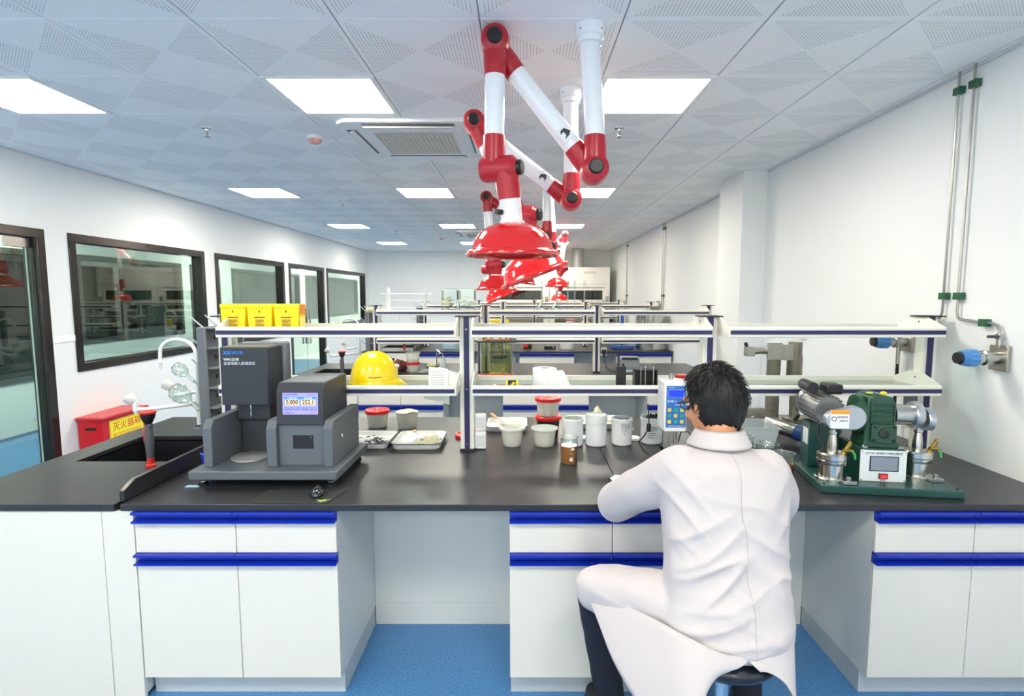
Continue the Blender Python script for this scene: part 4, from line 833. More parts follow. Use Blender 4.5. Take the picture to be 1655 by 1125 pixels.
b = MB(); b.prism([(-.20,-.17),(-.17,-.19),(.02,.10),(.02,.19),(-.02,.19)], 0, .018, 'xy'); b.prism([(.20,-.17),(.17,-.19),(-.02,.10),(-.02,.19),(.02,.19)], 0, .018, 'xy'); b.v = [(x, y, z+.024) for x, y, z in b.v]; b.obj('base_legs', BLACK, t, .003)
for x, y in ((-.183,-.175),(.183,-.175),(0,.17)): MB().lathe([(.018,0),(.018,.006),(.006,.008),(.006,.016),(.02,.018),(.02,.026),(0,.026)], (x,y,0), 16).obj('levelling_foot', BLACK, t)
for x in (-.018,.006,.02): MB().cyl((x,.0,.183),(x,.0,.06),.003,n=8).obj('spindle_guard', CHROME, t)
MB().cyl((.03,-.005,.12),(.03,-.005,.09),.004,n=8).obj('probe_tip', mat('probe_pink', '#c96aa8', .4), t)
MB().tube([(.03,-.005,.12),(.045,.0,.17),(.09,.02,.165),(.12,.04,.10),(.15,.05,.01)], .0035, 8).obj('probe_cord', BLACK, t)
t = thing('power_cable', 'black cable with inline plug looping in front of the labelled jar', 'cable', (.70, 2.92, BZ)); MB().tube([(-.02,.03,.25),(-.015,.02,.17),(-.02,.0,.12),(-.05,-.02,.085),(-.085,-.05,.06),(-.06,-.10,.02),(-.02,-.14,.005),(.03,-.15,.005),(.07,-.12,.005)], .0035, 8).obj('cord', BLACK, t); MB().box(-.026,.012,.10,-.004,.030,.145).obj('inline_plug', BLACK, t, .004)
t = thing('plastic_bag', 'crumpled clear plastic bag behind the viscometer', 'bag', (.875, 3.03, BZ)); b = MB(); b.ell((0,0,.045),(.075,.05,.045),24,14); b.v = [(x+.02*noise.noise(Vector((x*40,y*40,z*40))), y, max(.001, z+.022*noise.noise(Vector((x*35+3,y*35,z*35))))) for x, y, z in b.v]; b.obj('film', frosted('bag_film', '#eceee8', .35, .12), t, angle=15); MB().tube([(.02,.0,.08),(.03,.0,.095),(.045,.01,.10)], .006, 6).obj('knot', frosted('bag_film', '#eceee8', .35, .12), t)
# notebook
t = thing('notebook', 'open notebook with white pages at the bench edge by the seated person', 'notebook', (.50, 2.36, BZ), .1); MB().box(-.10,-.14,0,.11,.12,.004).obj('cover', BLACK, t, .001)
for k in range(3): MB().grid(lambda u, v, k=k: (-.09+.008*k+.19*u, -.13+.24*v, .0045+.0012*k+(.002+.005*k)*(1-u)**2*v), 8, 4).obj('page', mat('paper_white', '#f3f2ec', .7), t)
# clear plastic tray
t = thing('plastic_tray', 'translucent plastic tub behind the seated person', 'tub', (1.255, 3.08, BZ), -.12); PT = frosted('tray_plastic', '#dfe8ee', .45, .2); W, D, H = .16, .12, .115
def fr(w0, d0, z0, w1, d1, z1, nm, th=.003):
    b = MB()
    v = [(-w0,-d0,z0),(w0,-d0,z0),(w0,d0,z0),(-w0,d0,z0),(-w1,-d1,z1),(w1,-d1,z1),(w1,d1,z1),(-w1,d1,z1)]; v += [(x*(1-th/.12), y*(1-th/.1), z) for x, y, z in v]
    f = [(0,1,5,4),(1,2,6,5),(2,3,7,6),(3,0,4,7),(8,9,13,12),(9,10,14,13),(10,11,15,14),(11,8,12,15),(4,5,13,12),(5,6,14,13),(6,7,15,14),(7,4,12,15),(0,1,9,8),(1,2,10,9),(2,3,11,10),(3,0,8,11)]
    b._add(v, f); return b
fr(.14,.10,0,W,D,H,'w').obj('walls', PT, t); MB().box(-.138,-.098,0,.138,.098,.003).obj('floor_plate', PT, t); b = MB(); b.box(-W-.008,-D-.008,H-.004,W+.008,-D+.001,H).box(-W-.008,D-.001,H-.004,W+.008,D+.008,H).box(-W-.008,-D+.001,H-.004,-W+.001,D-.001,H).box(W-.001,-D+.001,H-.004,W+.008,D-.001,H); b.obj('rim', PT, t)
MB().box(-.11,-.07,.003,.05,.06,.035).obj('paper_stack', mat('paper_grey', '#e6e5df', .7), t, .01)
# ================================================================== right end of the nearest bench
GRN = mat('machine_green', '#18442f', .32, coat=.25, noise_amt=.06, nscale=12); GRND = mat('machine_teal', '#1d4a45', .35, coat=.2); ALU = mat('motor_alu', '#9a9c9e', .38, metal=.85)
t = thing('grease_worker', 'green motor-driven grease working machine with two steel cups', 'lab machine', (1.56, 2.40, BZ), -.14)
MB().box(-.27,-.16,0,.29,.20,.035).obj('base_plate', GRND, t, .004)
for sx, sy in ((-.25,-.14),(.27,-.14),(-.25,.18),(.27,.18)): MB().cyl((sx,sy,.035),(sx,sy,.038),.006,n=10).obj('base_bolt', BLACK, t)
MB().box(-.085,-.075,.035,.10,.17,.175).obj('pedestal', GRND, t, .003)
cp = MB().box(-.085,-.082,.036,.10,-.0755,.173).obj('control_panel', mat('panel_white', '#dfe3e3', .4), t, .001)
MB().box(-.048,-.0845,.082,.068,-.082,.148).obj('screen_bezel', BLACK, cp); MB().box(-.044,-.0855,.086,.063,-.0843,.145).obj('screen', mat('screen_grey', '#858f9b', .15), cp)
sw = MB().box(-.010,-.0855,.048,.028,-.082,.072).obj('switch_frame', BLACK, cp, .001); MB().box(-.006,-.088,.051,.024,-.0852,.069).obj('rocker', mat('rocker_red', '#e0202a', .3, emit='#e0202a', estr=.25), sw, .002)
PI_ = mat('panel_ink', '#3f464a', .5); text('GB/T269 润滑脂万次剪切测定仪', .0108, PI_, cp, (.008, -.0826, .160)); text('电 源', .009, PI_, cp, (.009, -.0826, .042)); text('- o', .010, mat('rocker_ink', '#f4d0d0', .4), sw, (.009, -.0884, .060))
for x in (-.079,.094):
    for z in (.042,.167): MB().cyl((x,-.082,z),(x,-.0835,z),.003,n=8).obj('panel_screw', STEEL, cp)
# worm gearbox
gb = MB().prism([(-.065,.175),(.085,.175),(.085,.20),(.06,.205),(.06,.36),(.045,.40),(-.02,.415),(-.05,.40),(-.062,.36),(-.062,.205),(-.065,.20)], -.055, .075, 'xz').obj('gearbox', GRN, t, .006)
for k in range(4): MB().box(-.045,-.063,.285+.026*k,.055,-.0535,.293+.026*k).obj('cooling_fin', GRN, gb, .003)
MB().box(-.045,-.062,.285,-.038,-.0535,.38).obj('rib_bar', GRN, gb, .003); MB().box(.046,-.062,.285,.053,-.0535,.38).obj('rib_bar', GRN, gb, .003)
fl = MB().prism([(-.035,.20),(.055,.20),(.062,.21),(.062,.275),(.055,.285),(-.035,.285),(-.042,.275),(-.042,.21)], -.068, -.054, 'xz').obj('front_flange', GRN, gb, .004)
MB().lathe([(.022,0),(.022,.006),(.014,.008),(.014,.004),(0,.004)], (.01,-.068,.243), 20, axis=(0,-1,0)).obj('shaft_bore', mat('bore', '#23302c', .4), fl)
for x, z in ((-.028,.213),(.049,.213),(-.028,.272),(.049,.272)): MB().cyl((x,-.068,z),(x,-.074,z),.006,n=10).obj('flange_bolt', BLACK, fl)
MB().lathe([(.085,0),(.085,.02),(.05,.035),(.03,.036),(.03,.05)], (-.062,.01,.315), 28, axis=(-1,0,0)).obj('side_cover', GRN, gb)
for k in range(6): a = PI/3*k; MB().cyl((-.082,.01+.072*math.cos(a),.315+.072*math.sin(a)),(-.09,.01+.072*math.cos(a),.315+.072*math.sin(a)),.006,n=8).obj('cover_bolt', BLACK, gb)
MB().lathe([(.014,0),(.014,.008),(.008,.012),(0,.012)], (.02,-.02,.408), 16).obj('oil_plug', mat('plug_yellow', '#f0cf20', .35), gb); MB().lathe([(.018,0),(.016,.003),(0,.004)], (-.03,-.01,.411), 16).obj('oil_label', mat('plug_lime', '#b5c33a', .4), gb)
MB().box(-.075,-.07,.165,.095,.14,.178).obj('gearbox_foot', GRN, t, .003)
for x in (-.06,.08): MB().lathe([(.013,.178),(.013,.186),(.008,.19),(0,.19)], (x,-.055,0), 8).obj('foot_bolt', STEEL, t)
# left motor with fins
mo = MB(); mc = Vector((-.165, .13, .315))
mo.cyl(mc+Vector((-.01,-.10,0)), mc+Vector((-.01,.11,0)), .062, n=28)
motor = mo.obj('motor', ALU, t)
for k in range(22):
    a = 2*PI*k/22; b = MB(); b.M = Matrix.Translation(mc+Vector((-.01,0,0))) @ Matrix.Rotation(a, 4, 'Y'); b.box(-.002,-.095,.058,.002,.10,.072); b.obj('motor_fin', ALU, motor)
MB().lathe([(.066,0),(.07,.02),(.066,.05),(.05,.06),(0,.062)], mc+Vector((-.01,.105,0)), 24, axis=(0,1,0)).obj('fan_cover', ALU, motor)
MB().cyl(mc+Vector((-.06,-.03,.095)), mc+Vector((-.06,.10,.095)), .026, n=20).obj('capacitor', BLACK, t); MB().box(-.175,.08,.385,-.10,.175,.43).obj('terminal_box', BLACK, t, .01)
MB().box(-.235,.10,.035,-.10,.20,.245).obj('motor_stand', GRND, t, .003); MB().box(-.2365,.11,.14,-.2348,.17,.215).obj('rating_label', mat('label_jar', '#e6e7e8', .5), t)
MB().tube([(-.20,.08,.27),(-.22,.03,.20),(-.20,-.02,.13),(-.17,-.05,.10)], .005, 8).obj('motor_cord', BLACK, t)
# crank arms (rounded bars) and piston rods
def crank(x0, x1, y, z, nm, lab=False):
    b = MB(); pts = []
    r_ = .052
    for k in range(13): a = PI/2+PI*k/12; pts.append((x0+r_*.75*math.cos(a), z-.012+r_*.75*math.sin(a)))
    for k in range(13): a = -PI/2+PI*k/12; pts.append((x1+r_*math.cos(a), z+r_*math.sin(a)))
    b.prism(pts, y-.02, y+.02, 'xz'); c = b.obj(nm, mat('cast_alu', '#b9bcbf', .3, metal=.8), t, .005)
    if lab:
        s = MB().box(x0-.02,y-.0225,z-.045,x0+.055,y-.020,z+.035).obj('warning_label', mat('label_white', '#eceef0', .4), c); MB().box(x0-.02,y-.0232,z+.018,x0+.055,y-.0222,z+.035).obj('label_band', mat('label_orange', '#f0a02a', .4), s)
        text('旋转部件', .011, PI_, s, (x0+.028, y-.0232, z+.004)); text('注意安全', .009, PI_, s, (x0+.032, y-.0232, z-.012)); MB().lathe([(.008,0),(.011,0),(.011,.001),(.008,.001)], (x0-.006,y-.0225,z-.004), 16, axis=(0,-1,0), closed=True).obj('label_mark', PI_, s)
    return c
crank(-.205,-.13,-.085,.315,'crank_arm',True)
MB().cyl((-.115,-.065,.315),(-.06,-.03,.315),.016,n=16).obj('crank_shaft', STEEL, t)
MB().cyl((.075,.01,.315),(.165,.01,.315),.045,n=24).obj('right_hub', STEEL, t); MB().lathe([(.058,0),(.06,.006),(.06,.028),(.056,.034),(0,.034)], (.150,.01,.315), 28, axis=(1,0,0)).obj('right_disc', mat('cast_alu', '#b9bcbf', .3, metal=.8), t); MB().lathe([(.048,0),(.05,.004),(.05,.026),(.044,.03),(0,.03)], (.198,.0,.30), 28, axis=(1,0,0)).obj('right_crank_end', mat('cast_alu', '#b9bcbf', .3, metal=.8), t)
def cup_unit(x, y):
    c = MB().lathe([(.066,.035),(.066,.045),(.062,.048),(.048,.048),(.048,.105),(.058,.107),(.060,.111),(.060,.125),(.056,.128),(.060,.130),(.060,.150),(.054,.156),(.02,.158),(.02,.195),(.014,.235),(.018,.238),(.018,.248),(0,.248)], (x,y,0), 36).obj('grease_cup', mat('cup_steel', '#d2cfc6', .2, metal=1), t)
    MB().cyl((x,y,.245),(x,y,.31),.009,n=14).obj('piston_rod', CHROME, c)
    MB().box(x+.018,y-.085,.036,x+.072,y-.05,.052).cyl((x+.045,y-.068,.05),(x+.045,y-.068,.068),.009,n=10).obj('clamp_block', STEEL, c, .002)
    v = MB().cyl((x+.035,y-.025,.155),(x+.058,y-.035,.205),.009,n=12).cyl((x+.052,y-.032,.195),(x+.060,y-.036,.215),.006,n=10).cyl((x+.03,y-.04,.175),(x+.075,y-.02,.168),.007,n=10).obj('brass_valve', mat('brass', '#c09a4a', .3, metal=.9), c)
    MB().tube([(x+.070,y-.02,.168),(x+.080,y-.03,.155),(x+.078,y-.04,.135)], .005, 8).obj('valve_lever', mat('lever_green', '#1fa03c', .4), v)
cup_unit(-.195,-.065); cup_unit(.19,.02)

# tall clamp tester on a steel plate at the back
t = thing('column_tester', 'worn steel column tester with clamp jaws behind the rack', 'lab instrument', (1.66, 3.52, BZ)); CST = mat('cast_steel', '#8f8c80', .45, metal=.7, noise_amt=.3, nscale=22)
MB().box(-.26,-.20,0,.30,.17,.03).obj('base_plate', mat('oily_plate', '#77746a', .4, metal=.6, noise_amt=.35, nscale=12), t, .003)
MB().cyl((-.045,0,.03),(-.045,0,.52),.042,n=24).obj('column', CST, t)
MB().cyl((.09,0,.40),(.09,0,.54),.042,n=24).cyl((.09,0,.30),(.09,0,.45),.047,n=24).obj('cylinder', CST, t); MB().cyl((.09,0,.13),(.09,0,.30),.022,n=16).obj('cylinder_rod', CST, t); MB().lathe([(.07,.03),(.07,.055),(.03,.06),(.03,.13)], (.09,-.02,0), 24).obj('seat', CST, t)
for x0, x1, y in ((-.11,-.01,-.05),(-.07,.03,.05),(-.01,.05,-.06)): MB().box(x0,y-.006,.43,x1,y+.006,.53).obj('clamp_plate', mat('clamp_steel', '#b3b1a8', .35, metal=.8), t, .002)
MB().tube([(-.09,-.03,.485),(-.15,-.04,.49),(-.20,-.04,.485)], .022, 10).obj('jaw_arm', mat('clamp_steel', '#b3b1a8', .35, metal=.8), t); MB().box(-.25,-.07,.455,-.195,-.02,.515).obj('jaw_head', mat('clamp_steel', '#b3b1a8', .35, metal=.8), t, .003); MB().cyl((-.24,-.045,.515),(-.25,-.045,.54),.011,n=10).obj('jaw_screw', BLACK, t)
MB().tube([(.06,-.10,.055),(.07,-.12,.09),(.05,-.14,.105)], .012, 8).obj('lever', BLACK, t); MB().lathe([(.03,.03),(.03,.065),(.026,.068),(0,.068)], (.02,-.10,0), 18).obj('small_cup', STEEL, t)
t = thing('steel_bomb', 'lying steel cylinder assembly behind the plastic tub', 'metal part', (1.43, 3.42, BZ+.03), .15); MB().cyl((-.09,0,.05),(.09,0,.05),.05,n=24).obj('body', STEELD, t); MB().cyl((.09,0,.05),(.14,0,.05),.014,n=12).obj('stub', STEELD, t); MB().lathe([(.055,0),(.058,.006),(.058,.02),(.05,.026)], (-.10,0,.05), 24, axis=(1,0,0)).obj('end_flange', STEELD, t); MB().cyl((.0,-.05,.04),(.0,-.075,.04),.03,n=18).obj('side_port', STEEL, t); MB().box(-.09,-.03,-.03,-.06,.03,.01).box(.06,-.03,-.03,.09,.03,.01).obj('cradle', STEELD, t)
t = thing('test_cylinder', 'steel and blue test cylinder leaning on the bench edge of the steel plate', 'metal cylinder', (1.56, 3.05, BZ)); a = Vector((-.10,.18,.085)); c = Vector((.08,-.12,.045)); u = (c-a).normalized()
MB().cyl(a, a+u*.19, .042, n=24).obj('barrel', STEEL, t); MB().cyl(a+u*.19, a+u*.27, .045, n=24).obj('blue_sleeve', mat('sleeve_blue', '#2b4f94', .35), t); MB().cyl(a+u*.27, a+u*.33, .028, .024, n=20).cyl(a+u*.265, a+u*.28, .036, n=20).obj('blue_neck', mat('neck_blue', '#1f3f9c', .3), t); MB().cyl(a+u*.33, a+u*.375, .032, n=20).obj('end_cap', BLACK, t); MB().box(-.13,.13,0,-.06,.2,.045).obj('support_block', STEELD, t)

# ================================================================== wall services on the right
def gas_line(y, lab, ztop=ZT, zb=1.68):
    t = thing('gas_pipe', lab, 'pipe', (XR, y, 0), 0, 'steel gas pipes on the right wall'); return t
PG = mat('clip_green', '#1c5a3a', .4); PS = mat('pipe_steel', '#a9aaa6', .28, metal=1)
def clip(par, y, z, big=1.0): MB().box(-.032, y-.024*big, z-.018, -.001, y+.024*big, z+.018).cyl((-.032,y-.012*big,z),(-.035,y-.012*big,z),.004,n=8).cyl((-.032,y+.012*big,z),(-.035,y+.012*big,z),.004,n=8).obj('pipe_clip', PG, par, .003)
t = gas_line(2.845, 'near steel gas pipe dropping to the right-hand regulator'); MB().tube([(-.02,0,ZT),(-.02,0,1.60),(-.02,-.008,1.575),(-.02,-.02,1.567),(-.02,-.225,1.555),(-.02,-.25,1.548),(-.02,-.262,1.525),(-.02,-.265,1.44)], .0065, 10).obj('tube', PS, t); clip(t, 0, 2.735); clip(t, 0, 1.685); clip(t, -.17, 1.556, .9)
t = gas_line(2.945, 'far steel gas pipe dropping to the left-hand regulator'); MB().tube([(-.02,0,ZT),(-.02,0,1.60),(-.02,.01,1.575),(-.02,.02,1.567),(-.02,.22,1.56),(-.02,.25,1.55),(-.02,.262,1.53),(-.02,.264,1.43)], .0065, 10).obj('tube', PS, t); clip(t, 0, 2.735); clip(t, 0, 1.685); clip(t, .175, 1.558, .9)
def regulator(y, z, lab, hose=False):
    t = thing('gas_regulator', lab, 'regulator', (XR, y, z), 0, 'gas regulators on the right wall')
    MB().box(-.022,-.05,-.06,-.001,.05,.06).obj('mount_plate', mat('brushed', '#b3afa3', .35, metal=.9), t, .003)
    MB().lathe([(.030,0),(.030,.05),(.036,.054),(.036,.07),(.028,.075),(.028,.10)], (-.022,0,0), 20, axis=(-1,0,0)).obj('body', STEEL, t)
    k = MB().lathe([(.028,.10),(.038,.106),(.040,.15),(.034,.175),(.028,.178)], (-.022,0,0), 20, axis=(-1,0,0)).obj('knob', mat('knob_blue', '#3f82c0', .35), t)
    MB().lathe([(.028,.176),(.030,.18),(.026,.195),(0,.197)], (-.022,0,0), 18, axis=(-1,0,0)).obj('knob_cap', BLACK, k)
    for j in range(10): a = 2*PI*j/10; MB().cyl((-.132,.039*math.cos(a),.039*math.sin(a)),(-.172,.0385*math.cos(a),.0385*math.sin(a)),.003,n=6).obj('knob_rib', mat('knob_rib', '#6aa4d6', .35), k)
    MB().cyl((-.02,0,.06),(-.02,0,.115),.012,n=12).cyl((-.02,-.012,.10),(-.02,.012,.10),.015,n=12).obj('shutoff_valve', STEEL, t); MB().box(-.075,-.012,.094,-.022,.012,.108).obj('lever', mat('lever_black', '#3a3a3c', .4), t, .005)
    if hose: MB().cyl((-.06,0,-.02),(-.06,0,-.13),.011,n=12).obj('outlet', STEEL, t); MB().tube([(-.06,0,-.12),(-.06,0,-.22),(-.062,.0,-.36),(-.06,.01,-.50)], .009, 10).obj('hose', BLACK, t)
    return t
regulator(2.58, 1.395, 'blue knobbed gas regulator on the right wall nearest the camera'); regulator(3.21, 1.42, 'blue knobbed gas regulator with black hose seen above the lower shelf', True)
for k, (y, zt, l) in enumerate(((8.87, 1.63, 'distant steel gas pipe on the right wall above the third bench'), (11.95, 1.6, 'farthest steel gas pipe on the right wall'), (5.98, 1.45, 'short gas pipe on the far side of the wall pillar'))):
    t = gas_line(y, l); z0 = ZT if k < 2 else 1.62
    MB().tube([(-.02,-.05,z0),(-.02,-.05,zt-.2)], .008, 8).tube([(-.02,.05,z0),(-.02,.05,zt-.2)], .008, 8).obj('tube', PS, t)
    clip(t, 0, 2.74 if k < 2 else 1.58, 2.5); 
    if k < 2: clip(t, 0, 1.68, 2.5)
    regulator(y+.2 if k < 2 else y-.1, zt-.15, ['small distant gas regulator above the third bench', 'tiny gas regulator by the fume hoods', 'small gas regulator beside the wall pillar'][k])
t = thing('wall_thermostat', 'small white wall control between the shelves on the right wall', 'wall control', (XR, 4.42, 1.40)); MB().box(-.02,-.043,-.06,-.001,.043,.06).obj('case', WHITEP, t, .004); MB().box(-.0215,-.03,.0,-.02,.03,.04).obj('display', mat('disp_grey', '#8e9698', .3), t)
t = thing('wall_socket_plate', 'small white socket plate low on the left wall by the sink', 'socket', (XL, 7.6, .62)); MB().box(.001,-.043,-.043,.012,.043,.043).obj('plate', WHITEP, t, .003); MB().box(.012,-.02,-.01,.0135,.02,.01).obj('slots', mat('disp_grey', '#8e9698', .3), t)

# ================================================================== red extinguisher cabinet by the left wall
t = thing('extinguisher_box', 'red fire extinguisher box with yellow sign on the floor by the left wall', 'extinguisher box', (XL+.13, 5.12, 0)); ER = mat('box_red', '#c3121f', .3, noise_amt=.04, nscale=6)
MB().box(-.115,-.28,0,.115,.28,.575).obj('body', ER, t, .004); MB().box(-.122,-.30,.575,.135,.30,.60).obj('lid', mat('box_red_lid', '#c62833', .35), t, .006)
MB().box(-.05,-.283,.48,.05,-.2795,.505).obj('hand_slot', BLACK, t)
sg = MB().box(.115,-.21,.37,.1175,.235,.55).obj('sign', mat('sign_yellow', '#f2e22a', .4), t); text('灭火器箱', .085, mat('sign_red', '#d2321e', .4), sg, (.1182, .012, .48), (PI/2, 0, PI/2), sx=1.1)
for k in range(2): MB().box(.1174,-.18,.39+.02*k,.118,.20,.396+.02*k).obj('print_line', mat('sign_red', '#d2321e', .4), sg)
MB().box(.1174,-.205,.375,.1179,.23,.379).box(.1174,-.205,.541,.1179,.23,.545).box(.1174,-.205,.379,.1179,-.201,.541).box(.1174,.226,.379,.1179,.23,.541).obj('sign_border', mat('sign_red', '#d2321e', .4), sg)

# ================================================================== things on the second bench
y2 = YC[1]
t = thing('viscosity_bath', 'round glass viscosity bath of yellow oil with red band on the second bench', 'glass bath', (-.266, y2-.40, BZ)); 
MB().box(-.185,-.17,0,.185,.17,.02).obj('base', mat('bath_teal', '#7fc9bd', .3), t, .004); MB().lathe([(.155,.02),(.16,.025),(.16,.375),(.155,.375),(.155,.03),(0,.03)], n=40).obj('glass_jar', LABG, t, angle=60); MB().lathe([(0,.031),(.153,.031),(.153,.34),(0,.34)], n=40).obj('bath_oil', glass('bath_oil', '#f2edb8', 1.45, .6), t, angle=60)
for s in (-1, 1): MB().box(s*.178-.004,-.165,.02,s*.178+.004,.165,.375).obj('side_glass', LABG, t)
MB().box(-.182,-.172,.03,.182,-.168,.062).obj('red_band', mat('band_red', '#d8342c', .4), t); MB().box(-.20,-.18,.375,.20,.18,.388).obj('cover_plate', BLACK, t, .003)
MB().lathe([(.075,.20),(.08,.205),(.08,.22),(.07,.225),(0,.225)], (.03,0,0), 28).obj('stirrer_ring', BLACK, t)
for x in (-.05,-.02,.02,.06,.09): MB().cyl((x,-.02,.22),(x,-.02,.38),.006,n=8).obj('hanger_rod', STEELD, t)
for x in (-.11,-.05,.04,.10): MB().cyl((x,-.06,.388),(x,-.06,.42),.018,n=12).obj('tube_cap', mat('cap_amber', '#c98a3a', .4), t)
MB().box(-.10,.0,.388,.13,.10,.43).obj('heater_head', mat('heater', '#e8e6e2', .4), t, .006)
for x in (-.12,.12): MB().cyl((x,.02,.388),(x,.02,.45),.02,n=12).obj('red_valve', mat('valve_red', '#b92e2c', .4), t)
bowl(-1.20, y2, BZ, 'translucent bowl with red rim on the second bench, lower of two', 'red', .075, .10, .5); bowl(-1.20, y2, BZ+.11, 'translucent empty bowl stacked upside on the second bench', None, .078, .11, .3)
def bucket(x, y, r_, h, lab, lidc=WHITEP):
    t = thing('white_bucket', lab, 'bucket', (x, y, BZ), 0, 'white plastic buckets'); MB().lathe([(0,0),(r_*.86,0),(r_*.88,.005),(r_,h-.01),(r_+.004,h-.008)], n=32).obj('tub', WHITEP, t); MB().lathe([(r_+.005,h-.02),(r_+.008,h-.016),(r_+.008,h+.004),(r_-.004,h+.008),(r_-.012,h+.003),(0,h+.003)], n=32).obj('lid', lidc, t); return t
bucket(-1.34, YC[1]-.47, .085, .135, 'round white lidded bucket right on the second bench near its sink'); bucket(-1.53+.0, YC[1]-.47, .06, .14, 'narrow white tub beside the bucket on the second bench')
BROWN = mat('amber_bottle', '#5a3512', .15, coat=.5)
for x, y, l in ((-1.385, y2-.14, 'brown glass reagent bottle with white label on the second bench'), (-1.455, y2-.12, 'brown glass reagent bottle behind the hard hat')):
    t = thing('reagent_bottle', l, 'bottle', (x, y, BZ), 0, 'brown reagent bottles'); MB().lathe([(0,0),(.03,0),(.033,.004),(.033,.11),(.014,.135),(.014,.15)], n=20).obj('body', BROWN, t); MB().lathe([(.017,.148),(.017,.17),(0,.171)], n=16).obj('cap', BLACK, t); MB().box(-.02,-.0345,.04,.02,-.0325,.08).obj('label_sheet', mat('label_jar', '#e6e7e8', .5), t)
t = thing('dark_red_rag', 'crumpled dark red cloth on the second bench', 'cloth', (-1.36, y2+.12, BZ)); b = MB(); b.ell((0,0,.05),(.10,.06,.06),20,12); b.v = [(x+.02*noise.noise(Vector((x*20,y*20,z*20))), y, max(.0, z+.03*noise.noise(Vector((x*25+3,y*25,z*25))))) for x, y, z in b.v]; b.obj('cloth', mat('rag_red', '#6b2a26', .8), t); MB().grid(lambda u, v: (-.12+.05*u, -.05+.06*v, .004+.02*u), 4, 4).obj('loose_corner', mat('rag_red', '#6b2a26', .8), t)
t = thing('wash_bottle', 'translucent squeeze wash bottle on the second bench', 'bottle', (-.885, y2+.08, BZ)); MB().lathe([(0,0),(.034,0),(.036,.004),(.036,.12),(.02,.145),(.016,.15)], n=22).obj('body', frosted('wash_plastic', '#dfe9ee', .75, .3), t); MB().lathe([(.02,.148),(.02,.165),(0,.168)], n=16).obj('cap', mat('wash_cap', '#cfd9e0', .4), t); MB().tube([(0,0,.165),(.0,0,.19),(-.02,0,.205),(-.05,0,.185)], .004, 8).obj('spout', WHITEP, t)
t = thing('sticky_note_block', 'pale yellow block on a black case on the second bench', 'note block', (-1.02, y2+.14, BZ)); MB().box(-.05,-.05,0,.07,.05,.05).obj('case', BLACK, t, .004); MB().box(-.045,-.045,.05,.05,.045,.075).obj('pad', mat('note_yellow', '#e9e2a6', .7), t, .002)
t = thing('plastic_wrap', 'crumpled clear plastic film on the second bench', 'plastic film', (-1.03, y2-.05, BZ)); MB().grid(lambda u, v: (-.1+.2*u, -.06+.12*v, .01+.03*abs(noise.noise(Vector((u*6,v*6,2))))), 14, 10).obj('film', frosted('bag_film', '#eceee8', .35, .12), t, angle=15); MB().grid(lambda u, v: (-.08+.1*u, -.04+.08*v, .03+.03*abs(noise.noise(Vector((u*5+4,v*5,5))))), 10, 8).obj('film_fold', frosted('bag_film', '#eceee8', .35, .12), t, angle=15)
t = thing('retort_stand', 'thin steel retort stand with clamp on the second bench', 'stand', (-.985, y2+.28, BZ)); MB().box(-.06,-.09,0,.06,.09,.012).obj('base', BLACK, t, .003); MB().cyl((0,0,.012),(0,0,.36),.006,n=10).obj('rod', CHROME, t); MB().tube([(0,0,.22),(.03,-.03,.2),(.045,-.05,.17)], .008, 8).tube([(0,0,.30),(-.02,-.04,.26),(0,-.06,.2)], .007, 8).obj('clamp', CHROME, t)
t = thing('label_printer', 'grey desk printer with pale paper tray on the second bench', 'printer', (1.20, y2+.18, BZ), -.1); MB().prism([(-.12,0),(-.12,.05),(-.06,.13),(.10,.15),(.12,.13),(.12,0)], -.105, .105, 'yz').obj('body', mat('printer_grey', '#83868a', .45), t, .006); MB().box(-.085,-.07,.125,.085,-.03,.145).obj('roller', BLACK, t, .004); MB().box(-.08,-.22,.004,.08,-.115,.018).obj('paper_tray', mat('tray_beige', '#d9d2c0', .5), t, .003); MB().box(-.07,-.21,.018,.03,-.14,.022).obj('blue_card', mat('card_blue', '#7fb4e0', .5), t)
t = thing('printer_cable', 'black cable running from the second rack to the desk printer', 'cable', (.88, y2-.04, BZ)); MB().tube([(0,0,.18),(.03,.0,.06),(.08,.02,.01),(.2,.03,.004)], .004, 8).obj('cord', BLACK, t); MB().box(-.012,-.012,.17,.012,.012,.20).obj('plug', BLACK, t, .003)
